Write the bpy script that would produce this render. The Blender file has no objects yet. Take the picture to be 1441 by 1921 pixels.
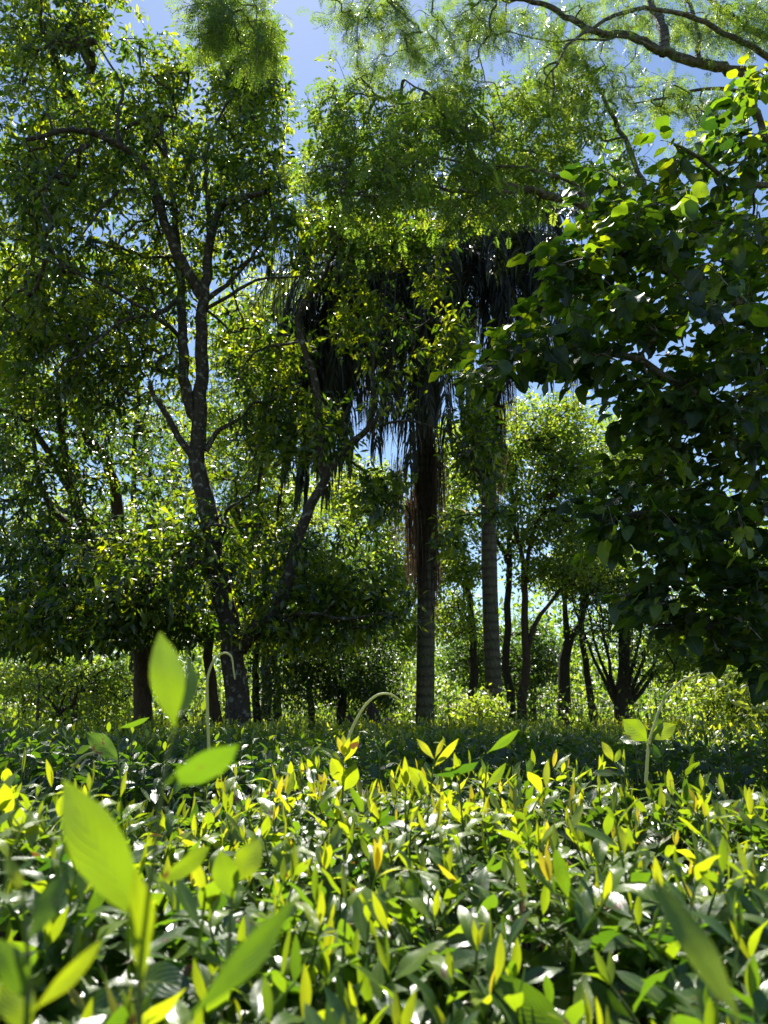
import bpy, math, random
import numpy as np
from mathutils import Vector

rng = np.random.default_rng(11)
random.seed(11)
R = math.radians
scene = bpy.context.scene
COL = scene.collection

# ------------------------------------------------------------------ camera geometry
CAM = np.array([0.0, 0.0, 0.95])
PITCH = R(14.8)
F = 1387.0
CX, CY = 720.5, 960.5
FWD = np.array([0, math.cos(PITCH), math.sin(PITCH)])
UP = np.array([0, -math.sin(PITCH), math.cos(PITCH)])
RT = np.array([1.0, 0, 0])


def at(x, y, Y):
    """world point seen in the photograph at (x, y), standing Y metres ahead"""
    x = np.asarray(x, float); y = np.asarray(y, float); Y = np.asarray(Y, float)
    u = ((x - CX) / F)[..., None]; v = ((CY - y) / F)[..., None]
    d = FWD + u * RT + v * UP
    t = Y[..., None] / d[..., 1:2]
    return CAM + d * t


def nrm(a):
    return a / (np.linalg.norm(a, axis=-1, keepdims=True) + 1e-12)


# ------------------------------------------------------------------ mesh builder (quads only)
class Geo:
    def __init__(self):
        self.V = []; self.Fc = []; self.UV = []; self.T = []; self.n = 0

    def add(self, V, Fq, UV=None, T=None):
        V = np.asarray(V, float).reshape(-1, 3)
        self.V.append(V); self.Fc.append(np.asarray(Fq).reshape(-1, 4) + self.n)
        self.UV.append(np.zeros((len(V), 2)) if UV is None else np.asarray(UV, float).reshape(-1, 2))
        t = np.zeros(len(V)) if T is None else np.broadcast_to(np.asarray(T, float), (len(V),))
        self.T.append(t); self.n += len(V)

    def mesh(self, name):
        V = np.concatenate(self.V); Fq = np.concatenate(self.Fc); UV = np.concatenate(self.UV); T = np.concatenate(self.T)
        me = bpy.data.meshes.new(name)
        me.vertices.add(len(V)); me.vertices.foreach_set('co', V.astype(np.float32).ravel())
        me.loops.add(len(Fq) * 4); me.loops.foreach_set('vertex_index', Fq.astype(np.int32).ravel())
        me.polygons.add(len(Fq)); me.polygons.foreach_set('loop_start', np.arange(0, len(Fq) * 4, 4, dtype=np.int32))
        uvl = me.uv_layers.new(name='UVMap')
        uvl.data.foreach_set('uv', UV[Fq.ravel()].astype(np.float32).ravel())
        a = me.attributes.new('tint', 'FLOAT', 'POINT'); a.data.foreach_set('value', T.astype(np.float32))
        me.update(calc_edges=True)
        return me

    def obj(self, name, mat, parent=None):
        me = self.mesh(name)
        me.materials.append(mat)
        o = bpy.data.objects.new(name, me); COL.objects.link(o)
        if parent is not None:
            o.parent = parent
            o.matrix_parent_inverse.identity()
            loc = np.array(parent.location)
            co = np.empty(len(me.vertices) * 3, np.float32); me.vertices.foreach_get('co', co)
            co = co.reshape(-1, 3) - loc.astype(np.float32); me.vertices.foreach_set('co', co.ravel()); me.update()
        return o


def thing(name, label, cat, loc=(0, 0, 0), group=None):
    o = bpy.data.objects.new(name, None); COL.objects.link(o)
    o.empty_display_size = 0.2
    o.location = [float(c) for c in loc]
    o['label'] = label; o['category'] = cat
    if group: o['group'] = group
    return o


# ------------------------------------------------------------------ leaves
def leaf_template(nseg, ncol, width, fold=0.25, droop=0.15, a=0.9, b=0.9, petiole=0.0, wave=0.0, twist=0.0, seed=0):
    """unit length leaf along +y, width along x, face normal +z. returns V, F, UV"""
    r = np.random.default_rng(seed)
    t = np.linspace(0, 1, nseg + 1)
    w = np.maximum(np.sin(np.pi * t ** a), 0) ** b * width * 0.5
    w[0] = width * 0.05; w[-1] = width * 0.012
    s = np.linspace(-1, 1, ncol + 1)
    ph = r.uniform(0, 6)
    V = []; UV = []
    for i, ti in enumerate(t):
        tw = twist * ti
        for sj in s:
            x = sj * w[i]
            z = abs(sj) * w[i] * fold * (1 - 0.35 * abs(sj)) - droop * ti ** 2
            z += wave * math.sin(ti * 9 + ph + (2.2 if sj > 0 else 0)) * abs(sj) * w[i]
            xr = x * math.cos(tw) - z * math.sin(tw) * 0.3
            zr = z + x * math.sin(tw)
            V.append((xr, petiole + ti * (1 - 0.25 * droop * ti), zr)); UV.append((0.5 + 0.5 * sj, ti))
    Fq = []
    m = ncol + 1
    for i in range(nseg):
        for j in range(ncol):
            Fq.append((i * m + j, i * m + j + 1, (i + 1) * m + j + 1, (i + 1) * m + j))
    V = np.array(V); UV = np.array(UV); Fq = np.array(Fq)
    if petiole > 0:  # thin stalk
        k = len(V); pw = 0.012
        V = np.vstack([V, [(-pw, 0, 0.03), (pw, 0, 0.03), (pw, petiole + .02, 0), (-pw, petiole + .02, 0)]])
        UV = np.vstack([UV, [(.5, 0)] * 4])
        Fq = np.vstack([Fq, [(k, k + 1, k + 2, k + 3)]])
    return V, Fq, UV


def add_leaves(geo, tpls, Pt, D, N, S, T, wscale=None):
    """one leaf of a random template at every point"""
    Pt = np.asarray(Pt); n = len(Pt)
    if n == 0: return
    D = nrm(D); Z = nrm(N - (N * D).sum(-1, keepdims=True) * D); X = np.cross(D, Z)
    S = np.broadcast_to(S, (n,)); T = np.broadcast_to(T, (n,))
    k = rng.integers(0, len(tpls), n)
    ws = np.ones(n) if wscale is None else np.broadcast_to(wscale, (n,))
    for q, (V, Fq, UV) in enumerate(tpls):
        idx = np.nonzero(k == q)[0]
        if len(idx) == 0: continue
        s = S[idx, None, None]
        W = (X[idx, None, :] * V[None, :, 0:1] * ws[idx, None, None] + D[idx, None, :] * V[None, :, 1:2] + Z[idx, None, :] * V[None, :, 2:3]) * s + Pt[idx, None, :]
        Fa = Fq[None] + (np.arange(len(idx)) * len(V))[:, None, None]
        geo.add(W, Fa, np.tile(UV, (len(idx), 1)), np.repeat(T[idx], len(V)))


def feather_template(pairs, plen, leafw, droop=0.25, seed=0, sub=3):
    """a bipinnate frond: rachis along +y, each pinna a row of narrow leaflets seen as a slim strip with gaps"""
    r = np.random.default_rng(seed)
    V = []; Fq = []; UV = []

    def quad(a, b, c, d):
        k = len(V); V.extend([a, b, c, d]); UV.extend([(.3, 0), (.7, 0), (.7, 1), (.3, 1)]); Fq.append((k, k + 1, k + 2, k + 3))
    for i in range(pairs):
        t = (i + 1.2) / (pairs + 0.6)
        base = np.array([0, t * (1 - .15 * t), -droop * t * t])
        L = plen * (math.sin(math.pi * (0.15 + 0.78 * t))) ** 0.7 * r.uniform(.8, 1.1)
        for sgn in (-1, 1):
            ang = r.uniform(0.75, 1.05)
            d = np.array([sgn * math.sin(ang), math.cos(ang) * .9, r.uniform(-.45, .05)])
            d /= np.linalg.norm(d)
            side = np.cross(d, [0, 0, 1]); side /= np.linalg.norm(side)
            side = side + np.array([0, 0, r.uniform(-.5, .5)])
            for j in range(sub):
                p0 = base + d * L * (j + 0.12) / sub; p1 = base + d * L * (j + .82) / sub
                mid = (p0 + p1) / 2
                w = leafw * (1 - 0.5 * (j / sub))
                quad(p0, mid + side * w, p1, mid - side * w)
    pts = [np.array([0, t * (1 - .15 * t), -droop * t * t]) for t in (0, .35, .7, 1)]
    for a, b in zip(pts[:-1], pts[1:]):
        quad(a + [-.006, 0, 0], a + [.006, 0, 0], b + [.005, 0, 0], b + [-.005, 0, 0])
    return np.array(V), np.array(Fq), np.array(UV)


# ------------------------------------------------------------------ tubes
def spline(pts, n):
    pts = np.asarray(pts, float)
    if len(pts) == 2:
        t = np.linspace(0, 1, n)[:, None]
        return pts[0] * (1 - t) + pts[1] * t
    P = np.vstack([2 * pts[0] - pts[1], pts, 2 * pts[-1] - pts[-2]])
    m = len(pts) - 1
    out = []
    for u in np.linspace(0, m - 1e-9, n):
        i = int(u); t = u - i
        p0, p1, p2, p3 = P[i], P[i + 1], P[i + 2], P[i + 3]
        out.append(0.5 * (2 * p1 + (p2 - p0) * t + (2 * p0 - 5 * p1 + 4 * p2 - p3) * t * t + (3 * p1 - p0 - 3 * p2 + p3) * t ** 3))
    return np.array(out)


def add_tube(geo, pts, rad, sides=8, tint=0.0, lump=0.0):
    pts = np.asarray(pts, float); m = len(pts)
    rad = np.broadcast_to(rad, (m,))
    tan = nrm(np.gradient(pts, axis=0))
    c = pts - pts.mean(0)
    ref = np.linalg.svd(c + 1e-9 * rng.normal(size=c.shape), full_matrices=False)[2][-1]
    X = nrm(np.cross(tan, ref)); Yv = np.cross(tan, X)
    a = np.linspace(0, 2 * math.pi, sides, endpoint=False)
    rr = rad[:, None] * (1 + lump * rng.normal(size=(m, sides)))
    V = pts[:, None] + rr[..., None] * (np.cos(a)[None, :, None] * X[:, None] + np.sin(a)[None, :, None] * Yv[:, None])
    Ln = np.concatenate([[0], np.cumsum(np.linalg.norm(np.diff(pts, axis=0), axis=1))])
    UV = np.stack(np.broadcast_arrays((a / 6.2832)[None], Ln[:, None]), -1)
    i, j = np.meshgrid(np.arange(m - 1), np.arange(sides), indexing='ij')
    j2 = (j + 1) % sides
    Fq = np.stack([i * sides + j, i * sides + j2, (i + 1) * sides + j2, (i + 1) * sides + j], -1)
    geo.add(V, Fq, UV, tint)


def add_twigs(geo, pts, rad, sides=4, tint=0.0):
    """many tubes at once: pts (n, m, 3), rad (n, m)"""
    n, m, _ = pts.shape
    if n == 0: return
    tan = nrm(np.gradient(pts, axis=1))
    ref = nrm(rng.normal(size=(n, 1, 3)))
    X = nrm(np.cross(tan, ref)); Yv = np.cross(tan, X)
    a = np.linspace(0, 2 * math.pi, sides, endpoint=False)
    V = pts[:, :, None] + rad[:, :, None, None] * (np.cos(a)[None, None, :, None] * X[:, :, None] + np.sin(a)[None, None, :, None] * Yv[:, :, None])
    UV = np.zeros((n, m, sides, 2)); UV[..., 0] = a / 6.2832; UV[..., 1] = np.arange(m)[None, :, None] * .1
    i, j = np.meshgrid(np.arange(m - 1), np.arange(sides), indexing='ij')
    j2 = (j + 1) % sides
    f = np.stack([i * sides + j, i * sides + j2, (i + 1) * sides + j2, (i + 1) * sides + j], -1).reshape(-1, 4)
    Fq = f[None] + (np.arange(n) * m * sides)[:, None, None]
    geo.add(V, Fq, UV.reshape(-1, 2), tint)


# ------------------------------------------------------------------ materials
def nt(name):
    m = bpy.data.materials.new(name); m.use_nodes = True
    t = m.node_tree; t.nodes.clear()
    out = t.nodes.new('ShaderNodeOutputMaterial')
    return m, t, out


def ramp(t, stops, fac):
    r = t.nodes.new('ShaderNodeValToRGB')
    e = r.color_ramp.elements
    while len(e) < len(stops): e.new(0.5)
    for el, (p, c) in zip(e, stops):
        el.position = p; el.color = (*c, 1)
    t.links.new(fac, r.inputs[0])
    return r


def mathn(t, op, a, b=None):
    n = t.nodes.new('ShaderNodeMath'); n.operation = op
    for k, v in enumerate((a, b)):
        if v is None: continue
        if isinstance(v, (int, float)): n.inputs[k].default_value = v
        else: t.links.new(v, n.inputs[k])
    return n.outputs[0]


def leaf_mat(name, stops, tstops, rough=0.35, spec=0.5, trans=0.5, veins=0.0, blotch=0.25):
    m, t, out = nt(name)
    at_ = t.nodes.new('ShaderNodeAttribute'); at_.attribute_name = 'tint'
    tc = t.nodes.new('ShaderNodeTexCoord')
    nz = t.nodes.new('ShaderNodeTexNoise'); nz.inputs['Scale'].default_value = 35 if veins else 9; nz.inputs['Detail'].default_value = 3
    t.links.new(tc.outputs['Object'], nz.inputs['Vector'])
    v = mathn(t, 'SUBTRACT', nz.outputs['Fac'], 0.5)
    v = mathn(t, 'MULTIPLY', v, blotch)
    fac = mathn(t, 'ADD', at_.outputs['Fac'], v)
    bs = t.nodes.new('ShaderNodeBsdfPrincipled')
    if veins:
        ns = t.nodes.new('ShaderNodeTexNoise'); ns.inputs['Scale'].default_value = 48; ns.inputs['Detail'].default_value = 2
        t.links.new(tc.outputs['Object'], ns.inputs['Vector'])
        spot = ramp(t, [(.665, (0, 0, 0)), (.70, (1, 1, 1))], ns.outputs['Fac']).outputs[0]
    cr = ramp(t, stops, fac); tr = ramp(t, tstops, fac)
    base, tcol = cr.outputs[0], tr.outputs[0]
    bs.inputs['Roughness'].default_value = rough
    bs.inputs['Specular IOR Level'].default_value = spec
    tl = t.nodes.new('ShaderNodeBsdfTranslucent')
    if veins:
        uv = t.nodes.new('ShaderNodeUVMap'); uv.uv_map = 'UVMap'
        sep = t.nodes.new('ShaderNodeSeparateXYZ'); t.links.new(uv.outputs[0], sep.inputs[0])
        au = mathn(t, 'ABSOLUTE', mathn(t, 'SUBTRACT', sep.outputs[0], 0.5))
        # side veins run outwards and forwards
        ph = mathn(t, 'SUBTRACT', mathn(t, 'ADD', mathn(t, 'MULTIPLY', sep.outputs[1], 52.0), mathn(t, 'MULTIPLY', nz.outputs['Fac'], 9.0)), mathn(t, 'MULTIPLY', au, 44.0))
        sv = mathn(t, 'POWER', mathn(t, 'ABSOLUTE', mathn(t, 'COSINE', mathn(t, 'MULTIPLY', ph, 0.5))), 14.0)
        mid = mathn(t, 'LESS_THAN', au, 0.03)
        vein = mathn(t, 'MAXIMUM', mathn(t, 'MULTIPLY', sv, 0.35), mid)
        mx = t.nodes.new('ShaderNodeMixRGB'); mx.blend_type = 'MIX'; mx.inputs[2].default_value = (0.30, 0.36, 0.10, 1)
        t.links.new(mathn(t, 'MULTIPLY', vein, 0.35), mx.inputs[0]); t.links.new(base, mx.inputs[1]); base = mx.outputs[0]
        mx2 = t.nodes.new('ShaderNodeMixRGB'); mx2.blend_type = 'MULTIPLY'; mx2.inputs[2].default_value = (0.45, 0.55, 0.4, 1)
        t.links.new(mathn(t, 'MULTIPLY', vein, 0.20), mx2.inputs[0]); t.links.new(tcol, mx2.inputs[1]); tcol = mx2.outputs[0]
        bp = t.nodes.new('ShaderNodeBump'); bp.inputs['Strength'].default_value = veins; bp.inputs['Distance'].default_value = 0.0018
        hgt = mathn(t, 'SUBTRACT', mathn(t, 'MULTIPLY', nz.outputs['Fac'], 0.8), mathn(t, 'MULTIPLY', vein, 0.7))
        t.links.new(hgt, bp.inputs['Height']); t.links.new(bp.outputs[0], bs.inputs['Normal']); t.links.new(bp.outputs[0], tl.inputs['Normal'])
    if veins:
        for nm_, colr in (('b', (.10, .055, .02, 1)), ('t', (.16, .07, .015, 1))):
            mm = t.nodes.new('ShaderNodeMixRGB'); mm.inputs[2].default_value = colr
            t.links.new(spot, mm.inputs[0]); t.links.new(base if nm_ == 'b' else tcol, mm.inputs[1])
            if nm_ == 'b': base = mm.outputs[0]
            else: tcol = mm.outputs[0]
    t.links.new(base, bs.inputs['Base Color']); t.links.new(tcol, tl.inputs['Color'])
    ad = t.nodes.new('ShaderNodeMixShader'); ad.inputs[0].default_value = trans
    t.links.new(bs.outputs[0], ad.inputs[1]); t.links.new(tl.outputs[0], ad.inputs[2]); t.links.new(ad.outputs[0], out.inputs[0])
    return m


def bark_mat(name, c1, c2, lichen=None, scale=6.0, stretch=0.35, rings=0.0, bump=0.6):
    m, t, out = nt(name)
    tc = t.nodes.new('ShaderNodeTexCoord')
    mp = t.nodes.new('ShaderNodeMapping'); mp.inputs['Scale'].default_value = (1, 1, stretch)
    t.links.new(tc.outputs['Object'], mp.inputs[0])
    nz = t.nodes.new('ShaderNodeTexNoise'); nz.inputs['Scale'].default_value = scale * 4; nz.inputs['Detail'].default_value = 6; nz.inputs['Roughness'].default_value = .65
    t.links.new(mp.outputs[0], nz.inputs[0])
    vo = t.nodes.new('ShaderNodeTexVoronoi'); vo.inputs['Scale'].default_value = scale * 5
    t.links.new(mp.outputs[0], vo.inputs[0])
    cr = ramp(t, [(0.3, c1), (0.7, c2)], nz.outputs['Fac'])
    col = cr.outputs[0]
    h = mathn(t, 'ADD', nz.outputs['Fac'], mathn(t, 'MULTIPLY', vo.outputs['Distance'], 0.5))
    if rings:
        sp = t.nodes.new('ShaderNodeSeparateXYZ'); t.links.new(tc.outputs['Object'], sp.inputs[0])
        n3 = mathn(t, 'MULTIPLY', nz.outputs['Fac'], 2.2)
        s = mathn(t, 'SINE', mathn(t, 'ADD', mathn(t, 'MULTIPLY', sp.outputs[2], rings), n3))
        s = mathn(t, 'POWER', mathn(t, 'ABSOLUTE', s), 6.0)
        h = mathn(t, 'SUBTRACT', h, mathn(t, 'MULTIPLY', s, 0.8))
        mx = t.nodes.new('ShaderNodeMixRGB'); mx.inputs[2].default_value = (c1[0] * .5, c1[1] * .5, c1[2] * .5, 1)
        t.links.new(mathn(t, 'MULTIPLY', s, 0.6), mx.inputs[0]); t.links.new(col, mx.inputs[1]); col = mx.outputs[0]
    if lichen:
        n2 = t.nodes.new('ShaderNodeTexNoise'); n2.inputs['Scale'].default_value = scale * 2.2; n2.inputs['Detail'].default_value = 5; n2.inputs['Roughness'].default_value = .7
        t.links.new(tc.outputs['Object'], n2.inputs[0])
        lr = ramp(t, [(0.55, (0, 0, 0)), (0.62, (1, 1, 1))], n2.outputs['Fac'])
        mx = t.nodes.new('ShaderNodeMixRGB'); mx.inputs[2].default_value = (*lichen, 1)
        t.links.new(mathn(t, 'MULTIPLY', lr.outputs[0], 0.75), mx.inputs[0]); t.links.new(col, mx.inputs[1]); col = mx.outputs[0]
    bs = t.nodes.new('ShaderNodeBsdfPrincipled'); bs.inputs['Roughness'].default_value = 0.85; bs.inputs['Specular IOR Level'].default_value = .25
    t.links.new(col, bs.inputs['Base Color'])
    bp = t.nodes.new('ShaderNodeBump'); bp.inputs['Strength'].default_value = bump; bp.inputs['Distance'].default_value = .03
    t.links.new(h, bp.inputs['Height']); t.links.new(bp.outputs[0], bs.inputs['Normal'])
    t.links.new(bs.outputs[0], out.inputs[0])
    return m


M = {}
# tint 0 = old dark leaf, 1 = tender young leaf
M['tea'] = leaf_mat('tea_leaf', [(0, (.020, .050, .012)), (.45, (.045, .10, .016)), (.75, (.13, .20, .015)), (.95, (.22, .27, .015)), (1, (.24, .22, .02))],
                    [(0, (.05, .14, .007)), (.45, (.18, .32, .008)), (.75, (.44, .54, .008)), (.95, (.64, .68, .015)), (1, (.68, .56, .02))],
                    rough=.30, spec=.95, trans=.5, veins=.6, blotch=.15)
M['tea_stem'] = leaf_mat('tea_stem', [(0, (.07, .045, .025)), (.5, (.10, .13, .03)), (1, (.2, .26, .04))], [(0, (.02, .015, .01)), (1, (.3, .4, .04))], rough=.5, trans=.2)
M['avocado'] = leaf_mat('avocado_leaf', [(0, (.014, .032, .010)), (.5, (.032, .062, .013)), (1, (.09, .13, .015))],
                        [(0, (.03, .08, .005)), (.45, (.17, .32, .007)), (1, (.62, .68, .011))], rough=.34, spec=.95, trans=.5)
M['laurel'] = leaf_mat('laurel_leaf', [(0, (.012, .030, .010)), (.5, (.026, .055, .013)), (1, (.07, .11, .015))],
                       [(0, (.025, .07, .005)), (.5, (.15, .29, .007)), (1, (.60, .66, .011))], rough=.32, spec=.95, trans=.48)
M['round'] = leaf_mat('round_leaf', [(0, (.014, .030, .016)), (.5, (.026, .056, .018)), (1, (.08, .14, .02))],
                      [(0, (.03, .09, .006)), (.5, (.21, .38, .008)), (1, (.58, .66, .010))], rough=.42, spec=.55, trans=.5, veins=.4, blotch=.1)
M['feather'] = leaf_mat('feather_leaf', [(0, (.035, .065, .020)), (.5, (.06, .11, .025)), (1, (.12, .19, .03))],
                        [(0, (.10, .20, .012)), (.5, (.25, .41, .025)), (1, (.50, .60, .05))], rough=.4, spec=.6, trans=.5)
M['far'] = leaf_mat('far_leaf', [(0, (.035, .065, .022)), (.5, (.06, .11, .025)), (1, (.12, .18, .03))],
                    [(0, (.10, .20, .015)), (.5, (.27, .44, .022)), (1, (.60, .68, .04))], rough=.38, spec=.8, trans=.5)
M['fardark'] = leaf_mat('far_dark_leaf', [(0, (.020, .040, .020)), (.5, (.035, .065, .025)), (1, (.07, .11, .03))],
                        [(0, (.05, .11, .012)), (.5, (.16, .30, .015)), (1, (.44, .54, .025))], rough=.4, spec=.7, trans=.45)
M['palm'] = leaf_mat('palm_frond', [(0, (.030, .030, .022)), (.6, (.060, .058, .040)), (1, (.10, .14, .02))],
                     [(0, (.022, .040, .010)), (.6, (.05, .09, .012)), (1, (.40, .46, .02))], rough=.38, spec=.6, trans=.35)
M['deadfrond'] = leaf_mat('dead_frond', [(0, (.05, .040, .03)), (1, (.14, .10, .072))], [(0, (.06, .042, .028)), (1, (.20, .125, .075))], rough=.8, spec=.2, trans=.35)
M['deadleaf'] = leaf_mat('dry_leaf', [(0, (.16, .06, .03)), (1, (.34, .16, .06))], [(0, (.3, .09, .03)), (1, (.5, .22, .06))], rough=.7, spec=.2, trans=.4)
M['vine'] = leaf_mat('vine_stem', [(0, (.16, .2, .08)), (1, (.45, .48, .26))], [(0, (.3, .36, .1)), (1, (.7, .72, .35))], rough=.5, trans=.4)
M['grass'] = leaf_mat('grass_blade', [(0, (.05, .09, .02)), (1, (.20, .24, .05))], [(0, (.2, .34, .02)), (1, (.52, .56, .06))], rough=.5, spec=.3, trans=.5)
M['bark_twig'] = bark_mat('twig_bark', (.18, .09, .06), (.34, .19, .13), scale=40)
M['deadpale'] = leaf_mat('pale_dry_leaf', [(0, (.3, .2, .14)), (1, (.5, .42, .3))], [(0, (.3, .2, .12)), (1, (.6, .5, .3))], rough=.6, spec=.4, trans=.4)
M['bark'] = bark_mat('avocado_bark', (.024, .019, .014), (.07, .056, .040), lichen=(.26, .27, .22))
M['bark_dark'] = bark_mat('dark_bark', (.025, .020, .016), (.065, .052, .040))
M['bark_grey'] = bark_mat('grey_bark', (.07, .062, .050), (.17, .15, .12), lichen=(.32, .33, .28), stretch=1.6, rings=34)
M['bark_red'] = bark_mat('brown_bark', (.035, .024, .016), (.09, .06, .04))
M['palm_trunk'] = bark_mat('palm_trunk', (.055, .047, .032), (.15, .13, .092), lichen=(.10, .13, .055), scale=5, stretch=.6, rings=20, bump=.5)
m_, t_, o_ = nt('avocado_skin')
b_ = t_.nodes.new('ShaderNodeBsdfPrincipled'); b_.inputs['Roughness'].default_value = .45
n_ = t_.nodes.new('ShaderNodeTexNoise'); n_.inputs['Scale'].default_value = 60
c_ = ramp(t_, [(.3, (.018, .035, .012)), (.7, (.04, .07, .02))], n_.outputs['Fac']); t_.links.new(c_.outputs[0], b_.inputs['Base Color']); t_.links.new(b_.outputs[0], o_.inputs[0])
M['fruit'] = m_

# ------------------------------------------------------------------ ground
m_, t_, o_ = nt('ground')
tc_ = t_.nodes.new('ShaderNodeTexCoord')
n1 = t_.nodes.new('ShaderNodeTexNoise'); n1.inputs['Scale'].default_value = .35; n1.inputs['Detail'].default_value = 8
n2 = t_.nodes.new('ShaderNodeTexNoise'); n2.inputs['Scale'].default_value = 14; n2.inputs['Detail'].default_value = 6
t_.links.new(tc_.outputs['Object'], n1.inputs[0]); t_.links.new(tc_.outputs['Object'], n2.inputs[0])
ca = ramp(t_, [(.35, (.055, .040, .026)), (.55, (.10, .12, .035)), (.75, (.17, .20, .06))], n1.outputs['Fac'])
cb = ramp(t_, [(.3, (.45, .45, .45)), (.7, (1, 1, 1))], n2.outputs['Fac'])
mx = t_.nodes.new('ShaderNodeMixRGB'); mx.blend_type = 'MULTIPLY'; mx.inputs[0].default_value = 1
t_.links.new(ca.outputs[0], mx.inputs[1]); t_.links.new(cb.outputs[0], mx.inputs[2])
bs_ = t_.nodes.new('ShaderNodeBsdfPrincipled'); bs_.inputs['Roughness'].default_value = .95; bs_.inputs['Specular IOR Level'].default_value = .1
t_.links.new(mx.outputs[0], bs_.inputs['Base Color'])
bp_ = t_.nodes.new('ShaderNodeBump'); bp_.inputs['Strength'].default_value = .8; bp_.inputs['Distance'].default_value = .05
t_.links.new(n2.outputs['Fac'], bp_.inputs['Height']); t_.links.new(bp_.outputs[0], bs_.inputs['Normal']); t_.links.new(bs_.outputs[0], o_.inputs[0])
g = Geo()
nx = 90
gx = np.sign(np.linspace(-1, 1, nx)) * np.abs(np.linspace(-1, 1, nx)) ** 3 * 900
gy = np.sign(np.linspace(-1, 1, nx)) * np.abs(np.linspace(-1, 1, nx)) ** 3 * 900 + 10
GX, GY = np.meshgrid(gx, gy, indexing='ij')
GZ = 0.06 * np.sin(GX * .5 + 1) * np.cos(GY * .4) - 0.03
GZ[np.hypot(GX, GY) > 60] = -0.1
i_, j_ = np.meshgrid(np.arange(nx - 1), np.arange(nx - 1), indexing='ij')
g.add(np.stack([GX, GY, GZ], -1), np.stack([i_ * nx + j_, (i_ + 1) * nx + j_, (i_ + 1) * nx + j_ + 1, i_ * nx + j_ + 1], -1))
ground = g.obj('ground', m_); ground['kind'] = 'structure'


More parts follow.
